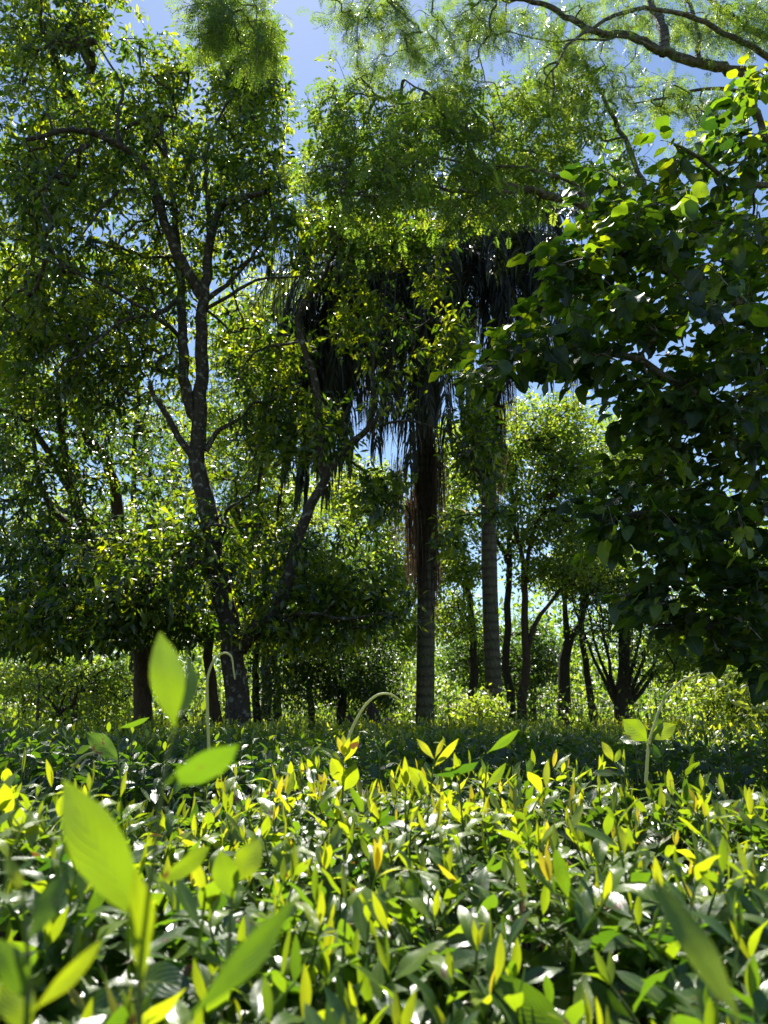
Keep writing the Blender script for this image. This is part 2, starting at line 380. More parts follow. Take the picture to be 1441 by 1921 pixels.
# ------------------------------------------------------------------ trees
class Tree:
    def __init__(self, name, label, base, cat='tree', group=None):
        self.base = np.array([base[0], base[1], 0.0])
        self.root = thing(name, label, cat, self.base, group)
        self.wood = Geo()
        self.pos = []; self.par = []; self.rad = []; self.fixed = []

    def limb(self, pts, r0, r1, ground=False, sides=10, flare=0.0, jit=0.012, density=0.16, lump=0.03, power=1.0):
        """a big limb traced through (x, y, Y) points of the photograph"""
        W = np.array([at(*p) for p in pts])
        if ground:
            b = W[0].copy(); b[2] = -0.08
            W = np.vstack([b, W])
        L = np.linalg.norm(np.diff(W, axis=0), axis=1).sum()
        n = max(6, int(L / density))
        S = spline(W, n)
        S[1:-1] += rng.normal(size=S[1:-1].shape) * jit
        t = np.linspace(0, 1, n)
        r = r0 + (r1 - r0) * t ** power
        if flare: r = r + flare * np.exp(-t * L / 0.25)
        add_tube(self.wood, S, r, sides, lump=lump)
        k0 = len(self.pos)
        par0 = -1
        if k0:
            A = np.array(self.pos); par0 = int(np.argmin(np.linalg.norm(A - S[0], axis=1)))
        for i in range(n):
            self.pos.append(S[i]); self.par.append(par0 if i == 0 else k0 + i - 1); self.rad.append(r[i]); self.fixed.append(True)
        return S

    def blobs_to_tips(self, blobs):
        out = []
        for (x, y, rx, ry, Y, rd, n) in blobs:
            p = rng.normal(size=(n, 3)); p = nrm(p) * rng.uniform(0, 1, (n, 1)) ** .45 * 1.12
            # uneven clumps
            p += 0.09 * np.sin(p[:, [1, 2, 0]] * 5 + x) + rng.normal(size=p.shape) * .08
            out.append(at(x + rx * p[:, 0], y + ry * p[:, 1], np.maximum(Y + rd * p[:, 2], 0.8)))
        return np.concatenate(out)

    def grow(self, tips, rt=0.0035, ex=0.42, m=5, sag=0.12, minz=0.25):
        tips = tips[tips[:, 2] > minz]
        A = np.array(self.pos)
        # order by distance from the limbs, so near twigs carry the far ones
        dmin = np.array([np.min(np.linalg.norm(A - t, axis=1)) for t in tips])
        tips = tips[np.argsort(dmin)]
        cap = len(A) + len(tips) * m
        B = np.zeros((cap, 3)); B[:len(A)] = A; n = len(A)
        fixed_n = n
        par = list(self.par)
        tw = []
        skip = np.zeros(cap, bool)
        low = np.zeros(cap, bool)
        for t in tips:
            d = np.linalg.norm(B[:n] - t, axis=1)
            k = int(np.argmin(d)); p0 = B[k]
            v = t - p0; L = np.linalg.norm(v)
            if L < 0.02: continue
            pk = par[k]
            td = v / L if pk < 0 else nrm(B[k] - B[pk])
            c1 = p0 + td * L * 0.28 + v * 0.12
            c2 = p0 + v * 0.65 + np.array([0, 0, sag * L]) + rng.normal(size=3) * L * 0.07
            s = np.linspace(0, 1, m + 1)[:, None]
            Q = (1 - s) ** 3 * p0 + 3 * s * (1 - s) ** 2 * c1 + 3 * s ** 2 * (1 - s) * c2 + s ** 3 * t
            B[n:n + m] = Q[1:]
            ids = [k] + list(range(n, n + m))
            par += ids[:-1]
            tw.append(ids)
            n += m
        cnt = np.zeros(n)
        for ids in tw: cnt[ids[-1]] += 1
        for i in range(n - 1, -1, -1):
            if par[i] >= 0: cnt[par[i]] += cnt[i]
        r = rt * np.maximum(cnt, 1) ** ex
        r[:fixed_n] = self.rad[:fixed_n]
        ids = np.array(tw)
        P = B[ids]; Rr = r[ids]
        Rr[:, 0] = np.minimum(Rr[:, 0], Rr[:, 1] * 1.25)
        big = Rr.max(1) > 0.012
        add_twigs(self.wood, P[big], Rr[big], 6)
        add_twigs(self.wood, P[~big], Rr[~big], 3)
        self.tips = P[:, -1]; self.tdir = nrm(P[:, -1] - P[:, -2]); self.tprev = P[:, 2]
        self.twigs = P
        return self

    def whorls(self, per, size, tpls, tint=(0.15, 0.75), spread=0.16, outward=0.9, droop=0.35, upn=1.0, nvar=0.55, young=0.06, back=0.5, bias=(0, 0, 0), gate=0.0, flat=.8):
        """clusters of leaves round every twig end; returns the crown geometry"""
        n = len(self.tips)
        keep = np.arange(n)
        if gate: keep = keep[rng.random(n) > gate]
        k = len(keep)
        if k == 0: return
        t = rng.uniform(0, 1, (k, per)) ** 1.6 * back
        base = self.tips[keep][:, None] * (1 - t[..., None]) + self.tprev[keep][:, None] * t[..., None]
        base = base + rng.normal(size=base.shape) * spread * .35
        rad = rng.normal(size=(k, per, 3)) * [1, 1, flat]
        D = self.tdir[keep][:, None] * 0.55 + nrm(rad) * outward + np.array([0, 0, -droop]) + np.array(bias)
        N = np.array([0, 0, upn]) + rng.normal(size=(k, per, 3)) * nvar
        S = size * rng.uniform(.6, 1.15, (k, per))
        ct = rng.uniform(tint[0], tint[1], (k, 1)); T = np.clip(ct + rng.normal(size=(k, per)) * .12, 0, .9)
        yo = rng.random((k, 1)) < young
        T = np.where(yo, rng.uniform(.8, 1, (k, per)), T)
        S = np.where(yo, S * .75, S)
        if not hasattr(self, 'crown'): self.crown = Geo()
        add_leaves(self.crown, tpls, base.reshape(-1, 3), D.reshape(-1, 3), N.reshape(-1, 3), S.ravel(), T.ravel())

    def done(self, wood_mat, leaf_mat_, crown='crown'):
        tr = self.wood.obj('trunk', wood_mat, self.root)
        self.trunk = tr
        if hasattr(self, 'crown'): self.crown_obj = self.crown.obj(crown, leaf_mat_, self.root)
        return self.root


T_ELL = [leaf_template(3, 2, .36, fold=.35, droop=d, a=.95, b=.9, petiole=.12, wave=w, seed=i) for i, (d, w) in enumerate([(.1, 0), (.3, .1), (.5, .15), (-.05, .1)])]
T_LAUREL = [leaf_template(3, 2, .32, fold=.35, droop=d, a=.95, b=.9, petiole=.08, wave=.1, twist=tw, seed=i) for i, (d, tw) in enumerate([(.1, 0), (.3, .3), (.45, -.3), (.2, .5)])]
T_ROUND = [leaf_template(7, 4, .66, fold=.18, droop=d, a=.72, b=.62, petiole=.30, wave=w, twist=tw, seed=i) for i, (d, w, tw) in enumerate([(.15, .12, .1), (.3, .2, -.25), (.5, .15, .3), (.05, .18, 0), (.35, .25, -.1)])]
T_FAR = [leaf_template(2, 2, .5, fold=.3, droop=d, a=.9, b=.9, seed=i) for i, d in enumerate([0, .2, .4])]
T_FEATHER = [feather_template(10, .34, .028, droop=d, seed=i, sub=2) for i, d in enumerate([.1, .3, .5, .2])]
T_FEATHER_FAR = [feather_template(7, .42, .058, droop=d, seed=i, sub=1) for i, d in enumerate([.1, .3, .5])]


def far_tree(name, label, limbs, blobs, per, size, mat, bark='bark_dark', tint=(.2, .8), tpl=None, cat='tree', young=.05, rt=.006, **kw):
    p = at(*limbs[0][0][0])
    T = Tree(name, label, p, cat)
    for k, (pts, r0, r1) in enumerate(limbs):
        T.limb(pts, r0, r1, ground=(kw.get('allground') or k == 0), sides=8, flare=r0 * .5 if k == 0 else 0, jit=.02, density=.3)
    T.grow(T.blobs_to_tips(blobs), rt=rt, minz=.1)
    T.whorls(per, size, tpl or T_FAR, tint=tint, spread=kw.get('spread', .3), young=young, nvar=kw.get('nvar', .7), droop=kw.get('droop', .25), back=kw.get('back', .8))
    T.done(M[bark], M[mat])
    return T


# ---- main avocado tree
Y0 = 9.5
av = Tree('avocado_tree', 'tall avocado tree with arching limbs, lichen-spotted trunk and small hanging fruits, left of the palms', at(447, 1380, Y0))
av.limb([(447, 1380, Y0), (440, 1250, Y0), (432, 1180, Y0), (405, 1060, Y0), (386, 940, Y0), (369, 870, Y0), (373, 790, Y0), (378, 690, Y0), (379, 600, Y0), (386, 520, Y0), (396, 440, Y0), (412, 392, Y0), (440, 376, Y0 - .2), (500, 360, Y0 - .5)], .165, .035, ground=True, flare=.10, sides=14)
av.limb([(372, 800, Y0), (350, 735, Y0 - .05), (344, 640, Y0 - .1), (340, 560, Y0 - .1), (334, 480, Y0), (328, 380, Y0 + .1), (312, 290, Y0 + .2), (300, 230, Y0 + .3)], .085, .03)
av.limb([(383, 560, Y0), (358, 520, Y0 - .1), (330, 470, Y0 - .2), (308, 410, Y0 - .3), (294, 360, Y0 - .4), (265, 305, Y0 - .6), (222, 272, Y0 - .8), (165, 246, Y0 - 1), (120, 246, Y0 - 1.2), (50, 262, Y0 - 1.4)], .085, .028)
av.limb([(222, 272, Y0 - .8), (222, 220, Y0 - .7), (228, 160, Y0 - .6), (180, 80, Y0 - .5)], .035, .012)
av.limb([(165, 270, Y0 - .9), (120, 300, Y0 - 1.2), (85, 360, Y0 - 1.4)], .03, .01)
av.limb([(294, 360, Y0 - .4), (230, 358, Y0 - .7), (190, 390, Y0 - 1), (150, 450, Y0 - 1.2)], .035, .01)
av.limb([(368, 865, Y0), (345, 838, Y0 - .1), (318, 790, Y0 - .2), (290, 750, Y0 - .3), (280, 715, Y0 - .4)], .06, .025)
av.limb([(385, 565, Y0), (425, 535, Y0 + .1), (455, 505, Y0 + .2), (480, 470, Y0 + .3)], .04, .012)
av.limb([(385, 580, Y0), (440, 548, Y0 - .2), (480, 527, Y0 - .3), (540, 520, Y0 - .5), (600, 515, Y0 - .6)], .03, .008)
av.limb([(386, 845, Y0), (405, 815, Y0), (440, 795, Y0 - .1), (470, 760, Y0 - .2)], .045, .015)
av.limb([(396, 440, Y0), (390, 380, Y0 + .2), (385, 320, Y0 + .3), (395, 260, Y0 + .3), (430, 190, Y0 + .3), (500, 90, Y0 + .2)], .05, .012)
av.limb([(340, 560, Y0), (290, 590, Y0 - .4), (235, 600, Y0 - .8), (180, 640, Y0 - 1.2), (100, 700, Y0 - 1.5)], .04, .012)
av.limb([(344, 640, Y0), (300, 600, Y0 - .5), (240, 560, Y0 - .9), (160, 520, Y0 - 1.3), (60, 480, Y0 - 1.6)], .035, .01)
av.limb([(400, 980, Y0), (440, 945, Y0 - .3), (480, 920, Y0 - .5)], .03, .01)
# low right limb
av.limb([(450, 1215, Y0), (478, 1180, Y0 - .2), (515, 1155, Y0 - .3), (538, 1100, Y0 - .35), (552, 1030, Y0 - .4), (575, 960, Y0 - .5), (602, 915, Y0 - .55), (640, 850, Y0 - .6), (690, 803, Y0 - .7), (725, 765, Y0 - .8)], .11, .03, sides=12)
av.limb([(612, 900, Y0 - .55), (600, 800, Y0 - .6), (591, 713, Y0 - .6), (567, 640, Y0 - .6), (561, 588, Y0 - .6), (600, 530, Y0 - .6), (625, 480, Y0 - .6)], .06, .025)
av.limb([(690, 803, Y0 - .7), (760, 790, Y0 - .8), (850, 815, Y0 - .9), (885, 870, Y0 - .9)], .02, .008)
av.limb([(567, 640, Y0 - .6), (480, 660, Y0 - .8), (440, 720, Y0 - .9)], .02, .008)
av.limb([(515, 1155, Y0 - .3), (580, 1150, Y0 - .6), (650, 1160, Y0 - .8), (740, 1150, Y0 - 1)], .03, .009)
av.limb([(690, 803, Y0 - .7), (705, 650, Y0 - .8), (720, 520, Y0 - .9)], .025, .01)
av_blobs = [
    (120, 190, 190, 180, 9.3, 1.7, 430), (60, 70, 85, 75, 9.2, 1.2, 110), (80, -25, 150, 45, 9.2, 1.5, 130), (165, 60, 40, 55, 9.3, .8, 40), (310, 150, 45, 80, 9.5, .8, 80),  # blob at negative y: unseen crown top, added to shade the second hedge
    (470, 190, 75, 70, 9.5, 1.0, 140), (445, 110, 75, 75, 9.3, 1.0, 110), (505, 110, 28, 90, 9.5, .6, 55), (280, 310, 240, 110, 9.3, 1.9, 430), (480, 330, 80, 110, 9.3, 1.3, 170),
    (60, 400, 150, 140, 8.8, 1.6, 300), (150, 560, 190, 110, 8.8, 1.6, 330), (60, 650, 120, 90, 8.6, 1.2, 150), (280, 520, 110, 120, 10, 1.3, 140),
    (440, 450, 80, 70, 9.5, 1.0, 80), (610, 425, 85, 45, 8.8, .8, 110), (660, 500, 90, 80, 8.4, .7, 45), (740, 450, 100, 55, 8.4, .6, 75), (700, 600, 60, 60, 8.3, .5, 16), (800, 540, 40, 50, 8.4, .4, 16), (240, 690, 130, 70, 9.2, 1, 130), (130, 740, 120, 50, 9, 1, 90), (440, 640, 60, 80, 9.6, .7, 50),
    (520, 700, 70, 100, 8.9, .9, 95), (640, 640, 70, 60, 8.5, .6, 14), (720, 700, 80, 110, 8.2, .7, 18), (590, 810, 75, 60, 8.6, .7, 75), (500, 820, 60, 60, 9, .7, 50),
    (720, 925, 45, 50, 8.4, .35, 34), (850, 640, 45, 70, 8.6, .4, 34), (895, 830, 45, 85, 8.6, .45, 75), (840, 1000, 30, 40, 8.5, .3, 12), (940, 965, 25, 20, 8.5, .3, 10),
    (560, 1080, 150, 90, 9.0, .9, 150), (690, 1130, 85, 60, 8.8, .7, 100), (540, 1180, 130, 50, 9.0, .9, 110), (250, 1080, 190, 70, 8.6, 1.0, 150), (380, 1010, 90, 60, 8.9, .5, 60), (110, 1150, 150, 60, 8.5, 1.0, 150),
]
av.grow(av.blobs_to_tips([(a, b, c, d, e + (1.0 if b < 760 and a < 560 else .55), f, int(n * 1.2)) for (a, b, c, d, e, f, n) in av_blobs]))
av.whorls(13, .138, T_ELL, tint=(.0, .95), spread=.20, young=.12, droop=.3, nvar=.6)
av.done(M['bark'], M['avocado'])
# small hanging avocados
fr = Geo()
a_ = np.linspace(0, math.pi, 8); b__ = np.linspace(0, 2 * math.pi, 10, endpoint=False)
def fruit_mesh():
    g = Geo(); rz = np.sin(a_) * (1 + .25 * np.cos(a_ * .5 + 1.6)); 
    V = np.stack([rz[:, None] * np.cos(b__)[None] * .036, rz[:, None] * np.sin(b__)[None] * .036, np.broadcast_to(np.cos(a_)[:, None] * .052, (8, 10))], -1)
    i, j = np.meshgrid(np.arange(7), np.arange(10), indexing='ij'); j2 = (j + 1) % 10
    g.add(V, np.stack([i * 10 + j, (i + 1) * 10 + j, (i + 1) * 10 + j2, i * 10 + j2], -1))
    add_tube(g, [(0, 0, .05), (.004, 0, .09), (0, .004, .16)], .004, 5)
    me = g.mesh('fruit'); me.materials.append(M['fruit']); return me
fm = fruit_mesh()
cand = np.nonzero((av.tips[:, 2] > 5.2) & (av.tips[:, 0] < -.9))[0]
for i in rng.choice(cand, 64, replace=False):
    o = bpy.data.objects.new('fruit', fm); COL.objects.link(o); o.parent = av.root
    p = av.tips[i] - np.array([0, 0, .17]) - av.base
    o.location = [float(c) for c in p]; s = random.uniform(.75, 1.2); o.scale = (s, s, s); o.rotation_euler = (random.uniform(-.2, .2), random.uniform(-.2, .2), random.uniform(0, 6))

# ---- left tree of several brown limbs
lt = Tree('laurel_tree', 'several-limbed brown-barked tree with glossy dark leaves at the left edge, behind the avocado', at(268, 1335, 11.5))
lt.limb([(268, 1335, 11.5), (265, 1230, 11.5), (248, 1140, 11.5), (226, 1060, 11.5), (212, 900, 11.5), (160, 800, 11.4), (148, 730, 11.3), (130, 660, 11.2)], .15, .05, ground=True, flare=.1)
lt.limb([(240, 1110, 11.5), (165, 1010, 11.3), (132, 900, 11.2), (118, 840, 11.2), (108, 720, 11.2)], .10, .05)
lt.limb([(160, 800, 11.4), (120, 760, 11.2), (75, 750, 11), (30, 700, 10.8)], .06, .03)
lt.limb([(132, 920, 11.2), (85, 840, 11), (40, 780, 10.8), (-20, 770, 10.6)], .06, .03)
lt.limb([(226, 1040, 11.5), (180, 980, 11.2), (120, 960, 11), (60, 920, 10.8)], .05, .02)
lt.limb([(226, 1060, 11.5), (280, 985, 11), (310, 983, 10.6), (345, 990, 10.2)], .05, .02)
lt.limb([(165, 1010, 11.3), (100, 960, 11.3), (70, 880, 11.3), (60, 800, 11.3)], .07, .03)
lt.grow(lt.blobs_to_tips([(70, 780, 140, 110, 11.2, 1.2, 200), (150, 900, 190, 90, 11, 1.2, 176), (60, 1020, 140, 90, 10.4, 1.2, 160), (210, 1040, 180, 70, 10.2, 1.0, 176), (130, 1130, 190, 70, 9.8, 1.0, 184), (90, 1195, 160, 40, 9.6, .9, 104), (30, 900, 90, 120, 11, 1, 90), (300, 1130, 110, 70, 10, .8, 120)]), rt=.0045)
lt.whorls(13, .138, T_LAUREL, tint=(.0, .7), spread=.14, young=.06)
lt.done(M['bark_red'], M['laurel'])

# ---- slimmer trees among them
c2 = Tree('leaning_tree', 'short black leaning trunk rising left from behind the tea, with a small dark crown', at(352, 1380, 10.8))
c2.limb([(352, 1385, 10.8), (322, 1330, 10.8), (298, 1280, 10.8), (284, 1220, 10.8), (282, 1160, 10.8)], .12, .06, ground=True)
c2.grow(c2.blobs_to_tips([(280, 1150, 120, 50, 10.6, .8, 130), (340, 1190, 70, 30, 10.6, .6, 50)]), rt=.004)
c2.whorls(12, .14, T_LAUREL, tint=(.05, .6))
c2.done(M['bark_dark'], M['laurel'])
c3 = Tree('laurel_tree', 'slender tree with sunlit brown trunk edge, just left of the avocado trunk', at(405, 1360, 11.6))
c3.limb([(407, 1370, 11.6), (398, 1300, 11.6), (393, 1230, 11.6), (400, 1150, 11.6), (430, 1080, 11.6), (460, 1010, 11.6)], .11, .04, ground=True, flare=.04)
c3.grow(c3.blobs_to_tips([(470, 1020, 90, 60, 11.6, .8, 110), (520, 1110, 110, 60, 11.6, .8, 120), (420, 1120, 70, 50, 11.6, .6, 60), (320, 1010, 170, 70, 12.5, 1.0, 150), (480, 950, 90, 70, 12.5, .8, 110), (400, 900, 120, 60, 12.8, .8, 80)]), rt=.004)
c3.whorls(12, .125, T_LAUREL, tint=(.3, .9), young=.15)
c3.done(M['bark_red'], M['laurel'])
dk = Tree('evergreen_tree', 'small dense dark evergreen with fine leaves, low between avocado and left palm', at(640, 1330, 13.0))
dk.limb([(640, 1350, 13), (645, 1290, 13), (640, 1220, 13), (650, 1120, 13)], .10, .03, ground=True)
dk.limb([(645, 1310, 13), (600, 1260, 13), (560, 1210, 12.8)], .06, .02)
dk.limb([(645, 1300, 13), (700, 1240, 13), (730, 1190, 13)], .05, .02)
dk.grow(dk.blobs_to_tips([(640, 1220, 110, 80, 13, 1.2, 360), (560, 1270, 90, 60, 13, 1, 150), (690, 1290, 70, 50, 13, .8, 160), (600, 1060, 110, 70, 12.4, 1, 130)]), rt=.004)
dk.whorls(26, .075, T_FAR, tint=(.0, .55), spread=.25, back=.9)
dk.done(M['bark_dark'], M['fardark'])


# ------------------------------------------------------------------ palms
def frond(geo, base, az, rise, L, hang, npair=76, leaf=.78, tint=(.05, .6), ex=1.15, wid=1.0):
    """an arching frond; limp leaflets hang from its rachis"""
    h = np.array([math.cos(az), math.sin(az), 0])
    n = 26
    p = np.array(base, float); e = rise
    pts = [p.copy()]
    for i in range(n):
        s = i / n
        e = rise - hang * s ** ex
        p = p + (h * math.cos(e) + np.array([0, 0, math.sin(e)])) * L / n
        pts.append(p.copy())
    pts = np.array(pts)
    add_tube(geo, pts, np.linspace(.028, .005, len(pts)), 5, tint=.5)
    tpar = np.repeat(np.linspace(.13, 1, npair), 2)
    sg = np.tile([-1, 1], npair)
    x = tpar * n; i0 = np.minimum(x.astype(int), n - 1); fr_ = (x - i0)[:, None]
    B = pts[i0] * (1 - fr_) + pts[i0 + 1] * fr_
    tan = nrm(pts[i0 + 1] - pts[i0])
    side = nrm(np.cross(tan, [0, 0, 1.0]))
    k = len(tpar)
    ll = leaf * np.sin(np.pi * (.12 + .80 * tpar)) ** .6 * rng.uniform(.8, 1.15, k)
    d0 = nrm(side * sg[:, None] * rng.uniform(.5, 1, (k, 1)) + tan * .5 + np.array([0, 0, 1]) * rng.uniform(-.2, .6, (k, 1)) * (1 if wid == 1 else -.8))
    seg = 4
    q = B.copy(); P = [q.copy()]
    for j in range(seg):
        w = ((j + .6) / seg) ** (.8 if wid == 1 else .35)
        d = nrm(d0 * (1 - w) + np.array([0, 0, -1]) * w * 1.3 + rng.normal(size=(k, 3)) * .06)
        q = q + d * (ll / seg)[:, None]; P.append(q.copy())
    P = np.stack(P, 1)
    tng = nrm(np.gradient(P, axis=1))
    wv = nrm(np.cross(tng, nrm(rng.normal(size=(k, 1, 3)) * .5 + tan[:, None])))
    wd = np.array([.010, .015, .013, .009, .002]) * wid
    V = np.stack([P - wv * wd[None, :, None], P + wv * wd[None, :, None]], 2)  # k,5,2,3
    f = np.array([(2 * j, 2 * j + 1, 2 * j + 3, 2 * j + 2) for j in range(seg)])
    Fq = f[None] + (np.arange(k) * 2 * (seg + 1))[:, None, None]
    UV = np.tile(np.array([(u, j / seg) for j in range(seg + 1) for u in (0, 1)]), (k, 1))
    T = np.repeat(np.clip(rng.uniform(*tint, k), 0, 1), 2 * (seg + 1))
    geo.add(V, Fq, UV, T)
    return pts


def strands(geo, tops, lens, width=.006, sway=.05, tint=(0, 1)):
    """limp hanging strings"""
    k = len(tops); seg = 5
    s = np.linspace(0, 1, seg + 1)
    off = nrm(rng.normal(size=(k, 3)) * [1, 1, 0]) * rng.uniform(.2, 1, (k, 1)) * sway
    P = tops[:, None] + np.array([0, 0, -1.0]) * (lens[:, None] * s[None])[..., None] + off[:, None] * (np.sin(s * rng.uniform(2, 6, (k, 1)))[..., None])
    wv = nrm(rng.normal(size=(k, 1, 3)) * [1, 1, .1])
    wd = width * np.array([1, 1, .9, .8, .6, .25])
    V = np.stack([P - wv * wd[None, :, None], P + wv * wd[None, :, None]], 2)
    f = np.array([(2 * j, 2 * j + 1, 2 * j + 3, 2 * j + 2) for j in range(seg)])
    Fq = f[None] + (np.arange(k) * 2 * (seg + 1))[:, None, None]
    geo.add(V, Fq, None, np.repeat(rng.uniform(*tint, k), 2 * (seg + 1)))


def palm(label, trunk_px, crown_px, Y, fr_list, r0, r1, fibre=None, clusters=(), curtain=()):
    W = [at(*p) for p in trunk_px]
    root = thing('palm_tree', label, 'palm tree', (W[0][0], W[0][1], 0))
    c = at(*crown_px)
    b = W[0].copy(); b[2] = -.08
    S = spline(np.vstack([b] + W + [c]), 46)
    g = Geo(); t = np.linspace(0, 1, 46)
    r = r0 + (r1 - r0) * t + .05 * np.exp(-t * 30)
    r = r * (1 + .02 * np.sin(np.arange(46) * 1.9))
    add_tube(g, S, r, 16, lump=.012)
    g.obj('trunk', M['palm_trunk'], root)
    # leaf bases round the crown
    g = Geo()
    for k in range(14):
        a = k * 2.4; h = np.array([math.cos(a), math.sin(a), 0])
        p0 = c + [0, 0, -.9 + .06 * k] + h * (r1 * .9)
        add_tube(g, [p0, p0 + h * .10 + [0, 0, .35], p0 + h * .16 + [0, 0, .75]], [.07, .05, .03], 6, tint=rng.uniform(0, .7))
    g.obj('leaf_base', M['deadfrond'], root)
    for (az, rise, L, hang, tint) in fr_list:
        g = Geo(); frond(g, c + np.array([math.cos(R(az)), math.sin(R(az)), 0]) * .1, R(az), R(rise), L, R(hang), tint=tint, ex=1.15 if L < 4 else .27, leaf=.78 if L < 4 else .95, wid=1.0 if L < 4 else 1.15)
        g.obj('frond', M['palm'], root)
    if curtain:
        g = Geo()
        for (xa, xb, ya, yb, n, la, lb) in curtain:
            tops = at(rng.uniform(xa, xb, n), rng.uniform(ya, yb, n), Y + rng.uniform(-.7, .7, n))
            strands(g, tops, rng.uniform(la, lb, n), width=.009, sway=.13, tint=(0, .6))
        g.obj('drooping_leaflets', M['palm'], root)
    if fibre:
        y0, y1, n, spread = fibre
        g = Geo()
        zt = rng.uniform(at(trunk_px[0][0], y1, Y)[2], at(trunk_px[0][0], y0, Y)[2], n)
        zc = S[:, 2]; ctr = np.stack([np.interp(zt, zc, S[:, 0]), np.interp(zt, zc, S[:, 1]), zt], -1)
        a = rng.uniform(0, 6.283, n); rr = (r1 + .01 + np.abs(rng.normal(size=n)) * spread)
        tops = ctr + np.stack([np.cos(a) * rr, np.sin(a) * rr, 0 * a], -1)
        strands(g, tops, rng.uniform(.4, 1.5, n), width=.007, sway=.06, tint=(0, .55))
        g.obj('dead_skirt', M['deadfrond'], root)
    for (x, y, dx, ln, n, Yc) in clusters:
        g = Geo()
        t0 = at(x, y, Yc)
        q = spline([c + [0, 0, -.3], (c + t0) / 2 + [0, 0, .25], t0], 10)
        add_tube(g, q, np.linspace(.025, .012, 10), 5, tint=.3)
        tops = t0 + rng.normal(size=(n, 3)) * [dx, dx, .12]
        strands(g, tops, rng.uniform(.5, 1, n) * ln, width=.006, sway=.07, tint=(.2, 1))
        g.obj('fruit_stalk', M['deadfrond'], root)
    return root


tn = (.0, .5)
frL = [(170, 45, 3.6, 150, (.2, .9)), (185, 20, 3.4, 130, tn), (200, 55, 3.8, 165, tn), (225, 35, 3.6, 150, tn), (160, 5, 3.2, 105, tn), (215, 0, 3.2, 100, tn), (240, -10, 3.2, 85, tn), (250, 25, 3.4, 140, tn),
       (270, 50, 3.4, 160, tn), (285, 0, 3.0, 95, tn), (310, 35, 3.2, 150, tn), (330, 10, 3.0, 115, tn), (0, 45, 3.2, 150, tn), (30, 25, 3.2, 130, tn), (60, 50, 3.4, 150, tn), (95, 30, 3.4, 135, tn), (120, 55, 3.4, 150, tn), (140, 20, 3.3, 125, tn),
       (190, -25, 3.3, 65, tn), (235, -35, 3.2, 55, tn), (265, -30, 3.0, 58, tn), (165, -30, 3.2, 58, tn), (205, -40, 3.4, 48, tn), (175, 32, 3.8, 120, (.2, .9)),
       (200, -45, 3.6, 40, tn), (225, -50, 3.4, 36, tn), (250, -48, 3.4, 40, tn), (180, -42, 3.5, 46, tn), (280, -48, 3.2, 40, tn), (215, -15, 3.6, 72, tn), (195, -8, 3.6, 80, tn), (310, -45, 3.0, 42, tn)] + [(az_, ri_, 5.0 + .06 * (az_ % 13), ri_ + 84 + az_ % 7, (0, .3)) for az_, ri_ in ((158, 20), (178, 10), (190, 25), (199, 15), (208, 35), (217, 50), (226, 20), (236, 40), (246, 10), (257, 30), (268, 0), (280, 20), (295, 5), (172, 5), (186, 0), (212, 0), (232, -10), (205, 40), (222, 46), (241, 38), (262, 35), (214, 28), (229, 12), (243, 26), (201, -5), (275, 30), (290, 25))]
palm('left palm, ringed trunk wrapped in hanging brown fibre under a long dark drooping frond skirt',
     [(797, 1350, 12.4), (799, 1150, 12.4), (797, 950, 12.4), (795, 780, 12.4), (780, 600, 12.4)], (765, 495, 12.4), 12.4, frL, .155, .135,
     curtain=[(640, 830, 500, 640, 520, .7, 1.5), (615, 700, 560, 680, 120, .5, 1.1), (700, 815, 620, 760, 260, .6, 1.3), (500, 610, 455, 480, 60, .5, .9), (510, 600, 620, 720, 60, .5, 1.1)], fibre=(780, 1060, 620, .045), clusters=[(745, 880, .06, 1.5, 70, 12.0), (772, 940, .07, 1.7, 90, 12.1), (826, 850, .05, 1.6, 60, 12.1), (690, 700, .08, 1.5, 70, 12.0)])
frR = [(175, 40, 2.8, 150, tn), (200, 20, 2.8, 130, tn), (225, 50, 3.0, 160, tn), (250, 20, 2.8, 130, tn), (270, 45, 3.0, 155, tn), (290, 10, 2.8, 115, tn), (310, 45, 3.0, 155, tn), (335, 25, 3.0, 130, tn), (0, 50, 3.2, 140, tn), 
       (30, 30, 3.0, 135, tn), (60, 55, 3.0, 150, tn), (100, 30, 3.0, 140, tn), (130, 55, 3.0, 150, tn), (150, 15, 2.8, 115, tn), (190, -20, 2.6, 70, tn), (280, -25, 2.4, 65, (.6, 1)), (350, -5, 3.2, 95, tn), (240, -30, 2.5, 58, tn), (230, -45, 2.5, 42, tn), (265, -48, 2.6, 40, tn), (300, -42, 2.6, 45, tn), (330, -30, 2.8, 58, tn), (200, -35, 2.6, 52, tn)] + [(az_, ri_, 4.0, ri_ + 84 + az_ % 7, (0, .3)) for az_, ri_ in ((215, 20), (262, 15), (288, 30), (200, -10), (225, 0), (250, -20), (275, -5), (300, -15), (330, 0), (180, -5), (350, 10))]
palm('right palm, straight bare trunk and narrow drooping crown behind the big round leaves',
     [(929, 1350, 13.0), (922, 1200, 13.0), (917, 1000, 13.0), (919, 850, 13.0), (930, 680, 13.0), (935, 560, 13.0)], (930, 435, 13.0), 13.0, frR, .15, .12,
     curtain=[(835, 985, 380, 500, 620, .6, 1.4), (985, 1045, 400, 450, 120, .4, .9)], fibre=(600, 860, 480, .055), clusters=[(890, 560, .12, 1.0, 130, 12.6), (1078, 660, .06, 1.1, 60, 12.6), (950, 640, .06, 1.8, 80, 12.8)])

